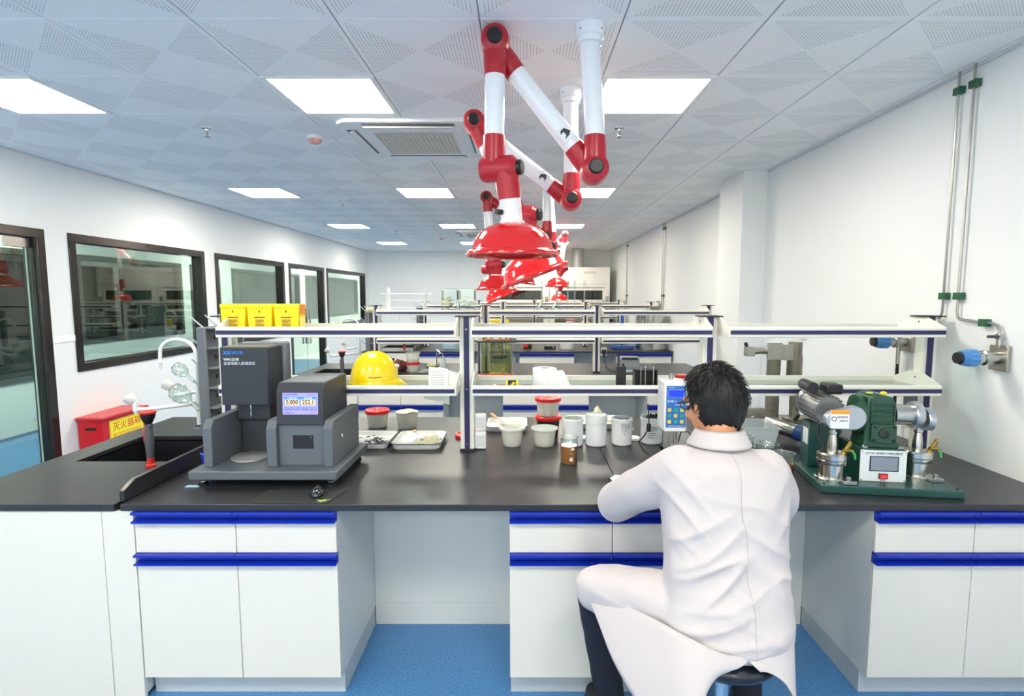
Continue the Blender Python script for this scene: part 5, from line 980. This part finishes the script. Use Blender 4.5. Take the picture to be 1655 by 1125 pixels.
# upper shelf of the second bench
zs = 1.5055
t = thing('test_tube_rack', 'clear acrylic pegs rack with thin rods on the second bench top shelf', 'tube rack', (-1.255, y2, zs)); AC_ = frosted('acrylic', '#f1f3f3', .55, .1)
for s in (-1, 1): MB().box(s*.20-.010,-.05,0,s*.20+.010,.05,.265).obj('end_plate', AC_, t)
for z in (.05,.13,.20): MB().cyl((-.27,0,z),(.27,0,z),.004,n=8).obj('rod', AC_, t)
MB().box(-.27,-.06,0,.27,.06,.012).obj('base', AC_, t)
for k in range(2):
    t = thing('acrylic_box', ['clear acrylic box of metal strips, left of two on the second bench shelf', 'clear acrylic box of metal strips, right of two on the second bench shelf'][k], 'acrylic box', (-.785+.185*k, y2, zs), 0, 'acrylic boxes of metal strips'); W = .082; H = .255
    b = MB(); b.box(-W,-.09,0,W,-.086,H).box(-W,.086,0,W,.09,H).box(-W,-.086,0,-W+.004,.086,H).box(W-.004,-.086,0,W,.086,H).box(-W+.004,-.086,0,W-.004,.086,.004); b.obj('case', LABG, t)
    b = MB(); 
    for ex, ey in ((-1,-1),(1,-1),(1,1),(-1,1)): b.box(ex*W-.003,ey*.09-.003,0,ex*W+.003,ey*.09+.003,H)
    b.box(-W,-.093,H-.004,W,-.087,H+.002).box(-W,.087,H-.004,W,.093,H+.002); b.obj('edge', frosted('acrylic_edge', '#c9d2d2', .6, .1), t)
    rn = random.Random(k+3)
    for j in range(26):
        p = Vector((rn.uniform(-.05,.05), rn.uniform(-.06,.06), .012+.0055*j*(.8+.4*rn.random()))); b = MB(); b.M = Matrix.Translation(p) @ Euler((rn.uniform(-.4,.4), rn.uniform(-.5,.5), rn.uniform(-1,1))).to_matrix().to_4x4(); b.box(-.032,-.007,-.0015,.032,.007,.0015); b.obj('metal_strip', STEEL if j % 3 else STEELD, t)
for x, l in ((.205, 'tall-necked volumetric flask on the second bench shelf, left one'), (.365, 'tall-necked volumetric flask on the second bench shelf, right one')):
    t = thing('volumetric_flask', l, 'flask', (x, y2, zs), 0, 'volumetric flasks'); MB().lathe([(0,0),(.05,0),(.062,.012),(.064,.035),(.05,.065),(.022,.095),(.012,.12),(.0105,.32),(.014,.322),(.014,.33),(.009,.33),(.0085,.12),(.02,.094),(.048,.064),(.0615,.035),(.06,.013),(.049,.003),(0,.003)], n=24).obj('glass', LABG, t, angle=60); MB().lathe([(.0085,.325),(.014,.335),(.012,.35),(0,.352)], n=14).obj('stopper', LABG, t)
t = thing('small_clip', 'small black clip lying between the two volumetric flasks', 'clip', (.285, y2-.05, zs)); MB().box(-.02,-.012,0,.02,.012,.025).obj('jaw', BLACK, t, .004); MB().tube([(-.018,0,.025),(-.03,0,.05),(.0,0,.035),(.03,0,.05),(.018,0,.025)], .004, 6).obj('wire', BLACK, t)
for k in range(3):
    x = .485+.075*k+(.03 if k == 2 else 0)
    t = thing('burette', ['glass burette with red mark standing on the second bench shelf', 'plain glass burette in the middle of the upright trio', 'glass burette at the right of the upright trio'][k], 'burette', (x, y2, zs), 0, 'upright glass burettes'); MB().lathe([(0,0),(.03,0),(.03,.006),(.0095,.012),(.0095,.345),(.0075,.345),(.0075,.012)], n=16).obj('tube', LABG, t, angle=60); MB().cyl((0,0,.29),(0,0,.33),.0102,n=14).obj('mark', mat('bur_red', '#c8542c', .4) if k == 0 else AC_, t)
t = thing('white_clamp', 'small cream clamp on the third bench shelf', 'clamp', (1.03, YC[2], 1.5055)); MB().box(-.07,-.03,0,.07,.03,.05).obj('body', mat('clamp_cream', '#cfc8ae', .5), t, .01); MB().cyl((-.04,0,.05),(.05,0,.065),.014,n=12).obj('screw', STEELD, t)
t = thing('bottle_clamp', 'steel pipe clamp lying across the second bench shelf end', 'clamp', (1.42, y2, zs)); MB().cyl((-.12,0,.012),(.10,0,.012),.012,n=12).obj('bar', STEELD, t); MB().cyl((-.04,0,.03),(.05,0,.03),.03,n=16).obj('collar', STEELD, t)
for x, l in ((-.33, 'white cup on the lower shelf behind the glass bath'), (.275, 'white tall jar on the second bench lower shelf')):
    t = thing('white_cup', l, 'cup', (x+.25, y2, 1.2075), 0, 'white cups on the second rack'); MB().lathe([(0,0),(.036,0),(.045,.10),(.041,.10),(.033,.004),(0,.004)], n=22).obj('body', WHITEP, t); MB().lathe([(.043,.098),(.047,.1),(.043,.103)], n=22).obj('lip', WHITEP, t)
# ================================================================== third bench
y3 = YC[2]
t = thing('steel_drum', 'large stainless steel pot with a brass tap on the third bench', 'pot', (1.99, y3-.45, BZ)); MB().lathe([(0,0),(.225,0),(.23,.005),(.23,.53),(.236,.535),(.236,.545),(.225,.548),(.0,.55)], n=40).obj('vessel', mat('pot_steel', '#c4c4c0', .16, metal=1), t); MB().lathe([(.232,.36),(.234,.362),(.234,.37),(.232,.372)], n=40, closed=True).obj('weld_band', STEELD, t); MB().tube([(.03,-.23,.42),(.03,-.27,.42),(.03,-.285,.38)], .01, 8).obj('tap', mat('brass', '#c09a4a', .3, metal=.9), t); MB().cyl((-.03,-.231,.33),(-.03,-.25,.33),.018,n=12).obj('gauge', STEELD, t)
t = thing('blue_stand', 'blue steel plate stand with clamp screws on the third bench', 'stand', (1.56, y3-.42, BZ)); SB = mat('stand_blue', '#1e50b4', .35); MB().box(-.17,-.12,.02,.17,.12,.055).obj('plate', SB, t, .004); MB().cyl((0,.06,.055),(0,.06,.58),.024,n=16).obj('column', SB, t)
for x, y in ((-.14,-.1),(.14,-.1),(-.14,.1),(.14,.1)): MB().cyl((x,y,0),(x,y,.02),.015,n=10).obj('foot', BLACK, t)
for x in (-.03,.04,.09): MB().cyl((x,-.05,.055),(x,-.05,.11),.012,n=10).obj('clamp_screw', STEEL, t)
bucket(.70, y3-.38, .12, .11, 'white bucket with wire handle on the third bench'); bucket(-.25, y3-.35, .075, .11, 'small white bucket on the left of the third bench')
t = thing('yellow_meter', 'yellow bench meter on a white base standing far back on the farthest bench', 'meter', (-.49, 11.6, BZ)); MB().box(-.20,-.06,.18,.20,.06,.33).obj('case', mat('meter_yellow', '#f2d21e', .4), t, .02); MB().box(.03,-.063,.22,.10,-.06,.28).obj('display', BLACK, t); MB().box(.115,-.063,.22,.16,-.06,.26).obj('red_key', mat('meter_red', '#a83c24', .4), t); MB().box(-.17,-.05,0,.17,.05,.18).obj('base', WHITEP, t, .004)
t = thing('red_lidded_tub', 'pale tub with flat red lid on the third rack', 'tub', (.78, y3, 1.2075)); MB().lathe([(0,0),(.07,0),(.075,.07)], n=24).obj('tub', frosted('wash_plastic', '#dfe9ee', .75, .3), t); MB().lathe([(.082,.068),(.082,.082),(0,.084)], n=24).obj('lid', LIDR, t)
t = thing('red_pump', 'small red and black pump on the third bench', 'pump', (.05, y3-.40, BZ)); MB().cyl((-.04,0,.045),(.03,0,.045),.035,n=16).obj('body', mat('valve_red', '#b92e2c', .4), t); MB().cyl((.03,0,.045),(.09,0,.045),.03,n=16).obj('motor', BLACK, t); MB().box(-.05,-.03,0,.09,.03,.012).obj('foot', BLACK, t)
t = thing('blue_box', 'pale blue carton with yellow print on the third bench', 'carton', (-1.16, y3-.36, BZ), .1); MB().box(-.10,-.05,0,.10,.05,.075).obj('carton', mat('carton_blue', '#8fc0e0', .5), t, .003); MB().prism([(-.05,.02),(.05,.035),(.06,.05),(-.02,.04)], -.0515, -.0498, 'xz').obj('print', mat('print_yellow', '#e0b938', .5), t)
t = thing('hot_plate', 'low black hotplate on the third bench', 'hotplate', (.42, y3-.42, BZ)); MB().box(-.09,-.08,.01,.09,.08,.05).obj('case', BLACK, t, .006); MB().lathe([(.06,.05),(.06,.056),(0,.057)], n=24).obj('plate', STEELD, t); MB().cyl((.05,-.08,.03),(.05,-.09,.03),.01,n=12).obj('dial', WHITEP, t)
# ================================================================== stool and seated person
st = thing('lab_stool', 'black padded round stool with chrome post under the seated person', 'stool', (.625, 1.625, 0))
MB().lathe([(0,.575),(.12,.575),(.158,.583),(.168,.60),(.165,.618),(.145,.63),(0,.632)], n=48).obj('seat', mat('stool_vinyl', '#191b22', .28, coat=.3), st, angle=60)
MB().lathe([(.11,.56),(.11,.575),(.05,.575),(.05,.56)], n=28, closed=True).obj('seat_plate', BLACK, st)
MB().cyl((0,0,.10),(0,0,.575),.022,n=20).cyl((0,0,.08),(0,0,.36),.032,n=20).obj('gas_post', CHROME, st)
for k in range(5):
    a = 2*PI*k/5+.3; d = Vector((math.cos(a), math.sin(a), 0)); f = MB().tube([d*.02+Vector((0,0,.10)), d*.14+Vector((0,0,.085)), d*.235+Vector((0,0,.05))], .02, 8, rs=[.026,.02,.014]).obj('base_leg', CHROME, st); MB().lathe([(0,0),(.02,0),(.022,.01),(.018,.04),(0,.045)], (d*.235), 14).obj('foot_glide', BLACK, f)
MB().tube([(.17*math.cos(2*PI*k/24), .17*math.sin(2*PI*k/24), .25) for k in range(25)], .009, 8).obj('foot_ring', CHROME, st)
MB().tube([(.03,0,.25),(.17,0,.25)], .007, 8).tube([(-.03,0,.25),(-.17,0,.25)], .007, 8).obj('ring_spoke', CHROME, st)

pe = thing('person', 'person in a white lab coat and glasses seated at the bench with back turned', 'person', (.63, 1.62, 0)); PO = Vector((.63, 1.62, 0))
SKIN = mat('skin', '#c98f6c', .5, sss=.25, noise_amt=.05, nscale=20)
def remeshed(b, voxel, it, name, m, par, fn=None, sub=0, angle=180):
    """closed overlapping shells fused into one surface, then relaxed and optionally displaced"""
    me = b.mesh(name+'_raw'); o = bpy.data.objects.new(name+'_raw', me); COL.objects.link(o)
    r = o.modifiers.new('r', 'REMESH'); r.mode = 'VOXEL'; r.voxel_size = voxel; r.use_smooth_shade = True
    s = o.modifiers.new('s', 'SMOOTH'); s.factor = .5; s.iterations = it
    bpy.context.view_layer.update(); dg = bpy.context.evaluated_depsgraph_get()
    me2 = bpy.data.meshes.new_from_object(o.evaluated_get(dg)); bpy.data.objects.remove(o); bpy.data.meshes.remove(me)
    if fn:
        nr = [v.normal.copy() for v in me2.vertices]; co = [v.co.copy() for v in me2.vertices]
        for i, v in enumerate(me2.vertices): v.co = co[i] + nr[i]*fn(co[i], nr[i])
        me2.update()
    me2.name = name; me2.materials.clear(); me2.materials.append(m)
    me2.polygons.foreach_set('use_smooth', [True]*len(me2.polygons))
    q = bpy.data.objects.new(name, me2); COL.objects.link(q); q.parent = par; q.location = -PO; return q
def rot_ell(b, c, r, R, n=20, m=14):
    M0 = b.M; b.M = Matrix.Translation(Vector(c)) @ R.to_4x4(); b.ell((0,0,0), r, n, m); b.M = M0
def limb(b, pts, rs, n=16):
    """smooth tapering limb through the joints with round ends"""
    P = [Vector(p) for p in pts]; out = []; ro = []
    for i in range(len(P)-1):
        for k in range(6):
            t_ = k/6; p0, p1, p2, p3 = P[max(i-1,0)], P[i], P[i+1], P[min(i+2,len(P)-1)]
            q = .5*((2*p1)+(p2-p0)*t_+(2*p0-5*p1+4*p2-p3)*t_*t_+(3*p1-p0-3*p2+p3)*t_**3); lin = p1.lerp(p2, t_); out.append(q.lerp(lin, .6)); ro.append(rs[i]+(rs[i+1]-rs[i])*t_)
    out.append(P[-1]); ro.append(rs[-1]); b.tube(out, .05, n, rs=ro); b.ell(out[0], (ro[0],)*3, 14, 8); b.ell(out[-1], (ro[-1],)*3, 14, 8)
# head frame: turned to the left and bowed
HC = Vector((.635, 1.795, 1.335)); HR = Euler((math.radians(-14), 0, math.radians(24))).to_matrix()
def hp(x, y, z): return HC + HR @ Vector((x, y, z))        # x right, y towards the face, z up
b = MB()
rot_ell(b, hp(0,-.005,.015), (.076,.095,.098), HR); rot_ell(b, hp(0,.035,-.045), (.058,.062,.07), HR); rot_ell(b, hp(0,.055,-.085), (.036,.038,.03), HR); rot_ell(b, hp(0,.07,.03), (.05,.03,.04), HR)
rot_ell(b, hp(0,.104,-.022), (.012,.018,.014), HR); rot_ell(b, hp(0,.094,.0), (.009,.014,.026), HR)            # nose
for s in (-1, 1):
    rot_ell(b, hp(s*.032,.088,-.030), (.022,.016,.018), HR); rot_ell(b, hp(s*.03,.091,.022), (.024,.012,.010), HR)
    rot_ell(b, hp(s*.077,.0,-.012), (.009,.019,.032), HR); rot_ell(b, hp(s*.084,-.008,-.004), (.006,.016,.024), HR)   # ears
rot_ell(b, hp(0,.094,-.056), (.022,.008,.006), HR); rot_ell(b, hp(0,.092,-.068), (.019,.008,.007), HR)             # lips
limb(b, [hp(0,-.03,-.05), (.632,1.745,1.24), (.632,1.73,1.17)], [.054,.050,.060])
b.ell((.632,1.72,1.07), (.16,.09,.12)); b.ell((.632,1.69,.9), (.15,.10,.2)); b.ell((.63,1.65,.72), (.155,.13,.1))
SHL, ELL, WRL = Vector((.475,1.705,1.125)), Vector((.350,1.985,.925)), Vector((.505,2.225,.912))
SHR, ELR, WRR = Vector((.795,1.70,1.115)), Vector((.845,1.84,.945)), Vector((.775,2.13,.93))
limb(b, [SHL, ELL, WRL], [.05,.042,.028]); limb(b, [SHR, ELR, WRR], [.05,.042,.028])
def hand(b, w_, d, side):
    """palm, four fingers and a thumb; d: pointing direction, palm down, fingers curled"""
    d = Vector(d).normalized(); up = Vector((0,0,1)); lat = d.cross(up).normalized()*side
    pc = w_+d*.05; R = Matrix((lat, d, lat.cross(d))).transposed(); rot_ell(b, pc, (.040,.052,.017), R)
    for k, (o_, L) in enumerate(((-.029,.062),(-.010,.074),(.010,.070),(.028,.055))):
        p = pc+d*.038+lat*o_; q = [p, p+d*L*.45+up*.006, p+d*L*.78-up*.010, p+d*L*.92-up*.026]
        b.tube(q, .009, 10, rs=[.0098,.0092,.0086,.0078]); b.ell(q[-1], (.0078,)*3, 10, 8); b.ell(q[1], (.0095,)*3, 10, 8)
    p = pc-d*.015-lat*.030; q = [p, p-lat*.022+d*.022-up*.004, p-lat*.024+d*.050-up*.012]; b.tube(q, .01, 10, rs=[.013,.011,.009]); b.ell(q[-1], (.009,)*3, 10, 8)
hand(b, WRL, (.25,1,-.06), 1); hand(b, WRR, (-.35,1,-.06), -1)
remeshed(b, .0055, 3, 'body', SKIN, pe)
# eyes and brows
for s in (-1, 1):
    b = MB(); rot_ell(b, hp(s*.030,.0905,.004), (.012,.006,.006), HR); o = b.obj('eye', mat('eye_white', '#e9e4dc', .3), pe); o.location = -PO
    b = MB(); rot_ell(b, hp(s*.030,.0965,.004), (.0045,.002,.0045), HR); o = b.obj('iris', mat('iris_dark', '#1d130e', .2), pe); o.location = -PO
# hair: thick cap with short strands
HAIR = mat('hair_black', '#08080a', .58, bump=.5, bscale=400)
def hair_r(d):
    """scalp radius in the head frame, None below the hairline"""
    return Vector((.090*d.x, .108*d.y, .112*d.z))
def hairline(a):
    # a: azimuth from the face (0) to the nape (pi); lowest elevation that still has hair
    a = abs((a+PI) % (2*PI)-PI)
    return (-.92-.22*max(0,(a-2.3)/.84)) if a > 1.75 else (-.28-.64*max(0, (a-1.35)/.4) if a > 1.35 else (.62-.5*max(0, (a-.9)/.45)-.4*max(0, (a-1.2)/.15) if a > .9 else .62))
b = MB(); n, m_ = 72, 26
def hf2(u, v):
    a = 2*PI*u; e0 = hairline(a); e = e0+(PI/2-e0)*v
    d = Vector((math.sin(a)*math.cos(e), math.cos(a)*math.cos(e), math.sin(e))); p = hair_r(d)
    if e < -.2 and d.y < .3: p.z -= .045*min(1, (-.2-e)/.75)*min(1, (.3-d.y)*1.6); p.y += .012*min(1, (-.2-e)/.75)
    k = 1+.045*noise.noise(Vector((d.x*7, d.y*7, d.z*3)))+.03*noise.noise(Vector((d.x*26, d.y*26, d.z*9)))
    if v < .03: k *= .90
    if e < -.3: k *= 1-.06*min(1, (-.3-e)/.6)+.05*max(0, (-.85-e)/.3)
    return hp(*(Vector((0,-.006,.018))+p*k))
b.grid(hf2, n, m_); o = b.obj('hair', HAIR, pe, angle=180); o.location = -PO
b = MB(); rn = random.Random(5)
for k in range(1500):
    a = rn.uniform(0, 2*PI); e0 = hairline(a)+.06
    e = e0+(PI/2-e0)*rn.random()**.8
    d = Vector((math.sin(a)*math.cos(e), math.cos(a)*math.cos(e), math.sin(e))); p = Vector((0,-.006,.018))+hair_r(d)*.965
    if e < -.3: p = Vector((0,-.006,.018))+hair_r(d)*.965*(1-.10*min(1, (-.3-e)/.6))
    # strands sweep away from the crown
    flow = (Vector((d.x*.6, d.y*.6+.25, -.75)) if e < .7 else Vector((d.x*.9+.15, d.y*.9, -.1))); flow = (flow-d*flow.dot(d)).normalized()
    L = rn.uniform(.018,.032)*(1.0 if e > -.2 else .6); q = p+d*L*.42+flow*L
    b.tube([hp(*p), hp(*(p+d*L*.33+flow*L*.45)), hp(*q)], .0012, 4, rs=[.0019,.0014,.0004])
o = b.obj('hair_strands', HAIR, pe); o.location = -PO; o['kind'] = 'stuff'
# glasses
b = MB()
for s in (-1, 1):
    b.tube([hp(s*.031+.023*math.cos(2*PI*k/20), .108, .004+.017*math.sin(2*PI*k/20)) for k in range(21)], .0016, 6)
    b.tube([hp(s*.054,.107,.010), hp(s*.072,.098,.012), hp(s*.083,.04,.012), hp(s*.086,-.01,.010), hp(s*.086,-.03,-.004)], .0022, 6)
b.tube([hp(-.008,.108,.007), hp(0,.111,.010), hp(.008,.108,.007)], .0016, 6)
o = b.obj('glasses_frame', BLACK, pe); o.location = -PO
for s in (-1, 1):
    b = MB(); b.M = Matrix.Translation(hp(s*.031,.108,.004)) @ HR.to_4x4(); b.lathe([(0,-.0004),(.022,-.0004),(.022,.0004),(0,.0004)], n=18, axis=(0,1,0)); o = b.obj('lens', LABG, pe); o.location = -PO

# ---- lab coat
CLOTH = mat('coat_cotton', '#beb7b7', .8, sheen=.0, bump=.12, bscale=900)
def fold(co, nr):
    """cloth folds: pulled diagonals on the back, gathers at waist and sleeves"""
    x, y, z = co; k = 0.0
    back = max(0, -nr.y)
    u = x-.63
    # irregular drag lines: noise stretched along the pull direction, ridged to cloth creases
    for (cx, cz, ang, fr, amp, ex, ez, sd) in ((.54,.88,-.55,13,.026,.14,.16,1.3), (.74,.86,.62,13,.022,.12,.16,4.1), (.60,.71,-.22,17,.018,.20,.06,7.7), (.47,1.05,.85,17,.017,.07,.11,9.2), (.80,1.03,-.85,17,.016,.06,.11,2.6), (.63,1.10,.08,10,.009,.16,.08,5.5)):
        q = (z-cz)*math.cos(ang)+(x-cx)*math.sin(ang); p_ = -(z-cz)*math.sin(ang)+(x-cx)*math.cos(ang)
        w_ = math.exp(-((x-cx)/ex)**2-((z-cz)/ez)**2); r_ = 1-2.2*abs(noise.noise(Vector((q*fr, p_*3.2, sd)))); k += back*amp*w_*(r_*abs(r_)*.8-.15)
    k += .010*noise.noise(Vector((x*6, y*6, z*4+3)))+.002*noise.noise(Vector((x*19, y*19, z*13)))
    # sleeve gathers near the elbows
    for E_, ax in ((ELL, (WRL-SHL).normalized()), (ELR, (WRR-SHR).normalized())):
        d = (co-E_); r_ = d.length
        if r_ < .17: k += .010*(.5-abs(noise.noise(Vector((d.dot(ax)*22, d.x*6, d.z*6)))))*math.exp(-(r_/.12)**2)
    # thigh drape
    if z < .78 and x < .52: k += .010*(.4-abs(noise.noise(Vector(((z+.35*(x-.3)+.3*(y-1.7))*16, x*3, 4)))))
    # centre back seam
    k -= .0035*back*math.exp(-((u-.012)/.0045)**2)*(z > .66)
    return k
b = MB()
rings = [(1.232,.632,1.742,.060,.060),(1.205,.632,1.727,.092,.076),(1.185,.632,1.715,.150,.096),(1.16,.633,1.705,.188,.110),(1.11,.634,1.70,.200,.122),(1.03,.636,1.685,.198,.130),(.95,.636,1.67,.194,.132),(.87,.635,1.655,.190,.136),(.79,.632,1.64,.190,.150),(.72,.630,1.63,.197,.165),(.675,.630,1.63,.196,.170),(.645,.630,1.63,.180,.160)]
n = 40; v = []; f = []
for z, cx, cy, rx, ry in rings:
    for k in range(n):
        a = 2*PI*k/n; ca, sa = math.cos(a), math.sin(a); e = .82
        v.append((cx+rx*math.copysign(abs(ca)**e, ca), cy+ry*math.copysign(abs(sa)**e, sa), z))
for i in range(len(rings)-1):
    for k in range(n): f.append((i*n+k, i*n+(k+1) % n, (i+1)*n+(k+1) % n, (i+1)*n+k))
f.append(tuple(range(n))); f.append(tuple(range((len(rings)-1)*n, len(rings)*n))[::-1]); b._add(v, f)
limb(b, [SHL+Vector((.03,0,.01)), SHL.lerp(ELL,.5)+Vector((-.01,-.01,0)), ELL, ELL.lerp(WRL,.5), WRL-Vector((0,.02,0))], [.082,.078,.068,.062,.052], 20)
limb(b, [SHR+Vector((-.03,0,.01)), SHR.lerp(ELR,.5)+Vector((.01,0,0)), ELR, ELR.lerp(WRR,.5), WRR-Vector((0,.02,0))], [.082,.074,.064,.058,.05], 20)
# coat over the left thigh, ending at the knee
limb(b, [(.55,1.62,.715), (.44,1.72,.690), (.33,1.82,.665), (.262,1.875,.648)], [.115,.100,.088,.070], 20)
limb(b, [(.72,1.66,.70), (.80,1.83,.68), (.845,1.96,.665)], [.115,.098,.088], 20)
coat = remeshed(b, .0075, 5, 'lab_coat', CLOTH, pe, fold)
# hanging coat skirts: two thick cloth panels, open at the centre back over the stool
def panel(fn, nu, nv, th=.004):
    b = MB(); pts = [[Vector(fn(i/nu, j/nv)) for i in range(nu+1)] for j in range(nv+1)]
    nrm = []
    for j in range(nv+1):
        row = []
        for i in range(nu+1):
            a = pts[j][min(i+1,nu)]-pts[j][max(i-1,0)]; c = pts[min(j+1,nv)][i]-pts[max(j-1,0)][i]; row.append(a.cross(c).normalized())
        nrm.append(row)
    W = nu+1; v = [pts[j][i] for j in range(nv+1) for i in range(W)]+[pts[j][i]+nrm[j][i]*th for j in range(nv+1) for i in range(W)]; N = W*(nv+1); f = []
    for j in range(nv):
        for i in range(nu): q = j*W+i; f += [(q,q+1,q+W+1,q+W), (N+q,N+q+W,N+q+W+1,N+q+1)]
    for i in range(nu): f += [(i,N+i,N+i+1,i+1), (nv*W+i,nv*W+i+1,N+nv*W+i+1,N+nv*W+i)]
    for j in range(nv): f += [(j*W,(j+1)*W,N+(j+1)*W,N+j*W), (j*W+nu,N+j*W+nu,N+(j+1)*W+nu,(j+1)*W+nu)]
    b._add(v, f); return b
def bez(ps, t_):
    ps = [Vector(p) for p in ps]; k = len(ps)-1; x = t_*k; i = min(int(x), k-1); u = x-i
    p0, p1, p2, p3 = ps[max(i-1,0)], ps[i], ps[i+1], ps[min(i+2,k)]
    return .5*((2*p1)+(p2-p0)*u+(2*p0-5*p1+4*p2-p3)*u*u+(3*p1-p0-3*p2+p3)*u**3)
TOPL = [(.645,1.462,.672),(.56,1.455,.690),(.47,1.495,.715),(.40,1.60,.705),(.31,1.73,.685),(.232,1.835,.668)]
BOTL = [(.590,1.440,.652),(.505,1.425,.605),(.425,1.402,.475),(.36,1.50,.47),(.285,1.66,.545),(.226,1.825,.645)]
def skL(u, v):
    p = bez(TOPL, u).lerp(bez(BOTL, u), v); p.y -= .016*math.sin(PI*v)*math.sin(PI*u); k = .008*math.sin(19*u+3*v)*v
    return p+Vector((.6*k, -k, 0))
o = panel(skL, 36, 14).obj('coat_skirt', CLOTH, pe, angle=180); o.location = -PO
TOPR = [(.625,1.462,.672),(.70,1.462,.685),(.785,1.51,.70),(.815,1.60,.70),(.84,1.72,.70)]
BOTR = [(.655,1.440,.652),(.735,1.436,.612),(.785,1.46,.47),(.822,1.60,.47),(.86,1.75,.48)]
def skR(u, v):
    p = bez(TOPR, u).lerp(bez(BOTR, u), v); k = .006*math.sin(17*u+2*v)*v; return p+Vector((k, -k, 0))
o = panel(skR, 28, 14).obj('coat_skirt', CLOTH, pe, angle=180); o.location = -PO
# collar
def colr(u, v):
    a = PI*.5+.5+(2*PI-1.0)*u; ca, sa = math.cos(a), math.sin(a); bk = max(0, -sa)
    if v < .4: t_ = v/.4; r_ = .066+.004*t_; z = 1.210+.062*t_
    else: t_ = (v-.4)/.6; r_ = .070+.026*t_; z = 1.272-.050*t_
    return (.632+r_*1.06*ca, 1.742+r_*sa-.008*t_*bk*(v >= .4), z-.008-.016*max(0, sa)+.004*bk)
o = panel(colr, 40, 10, .004).obj('coat_collar', CLOTH, pe, angle=180); o.location = -PO
# cuffs
for A, Bp in ((ELL, WRL), (ELR, WRR)):
    d = (Bp-A).normalized(); b = MB(); b.lathe([(.043,-.03),(.051,-.03),(.053,.018),(.047,.018)], Bp-Vector((0,.012,0)), 22, axis=d, closed=True); o = b.obj('coat_cuff', CLOTH, pe); o.location = -PO
# centre back stitching: fine raised line following the back
dg = bpy.context.evaluated_depsgraph_get(); seam = []
bvm = coat.data
from mathutils.bvhtree import BVHTree
bv = BVHTree.FromPolygons([v_.co for v_ in bvm.vertices], [p.vertices[:] for p in bvm.polygons])
for dx, nm in ((.010,'back_seam'),):
    pts = []
    for k in range(46):
        z = 1.20-.53*k/45; h_ = bv.ray_cast(Vector((.632+dx+.018*(k/45)+.004*math.sin(k*.4), .9, z)), Vector((0,1,0)))
        if h_[0]: pts.append(h_[0]+Vector((0,-.0003,0)))
    if len(pts) > 4: o = MB().tube(pts, .0011, 5).obj(nm, mat('coat_stitch', '#aaa2a4', .8), pe); o.location = -PO
# ---- trousers and shoes
NAVYT = mat('trouser_navy', '#151824', .8, bump=.15, bscale=500)
b = MB(); b.ell((.63,1.63,.70), (.16,.13,.065)); KL, AL = Vector((.262,1.905,.625)), Vector((.345,1.995,.085)); KR, AR = Vector((.85,2.0,.63)), Vector((.87,1.99,.085))
limb(b, [(.55,1.63,.70), (.40,1.77,.665), KL, KL.lerp(AL,.5)+Vector((.0,.01,0)), AL], [.088,.080,.066,.062,.052], 18); limb(b, [(.71,1.63,.70), (.79,1.83,.665), KR, KR.lerp(AR,.5), AR], [.088,.080,.066,.060,.052], 18)
remeshed(b, .010, 5, 'trousers', NAVYT, pe, lambda c, n_: .006*noise.noise(c*13))
for A, dx in ((AL, -.05), (AR, .03)):
    d = Vector((dx, .16, 0)); b = MB(); limb(b, [A+Vector((0,-.03,-.035)), A+d*.4+Vector((0,0,-.032)), A+d+Vector((0,0,-.045))], [.046,.045,.034]); b.v = [(x, y, max(z, .012)) for x, y, z in b.v]
    o = b.obj('shoe', mat('shoe_black', '#1a1a1c', .45), pe); o.location = -PO
    b = MB(); limb(b, [A+Vector((0,-.03,-.035)), A+d*.4+Vector((0,0,-.032)), A+d+Vector((0,0,-.045))], [.049,.048,.037]); b.v = [(x, y, min(max(z, .0), .014)) for x, y, z in b.v]; o = b.obj('shoe_sole', BLACK, pe); o.location = -PO
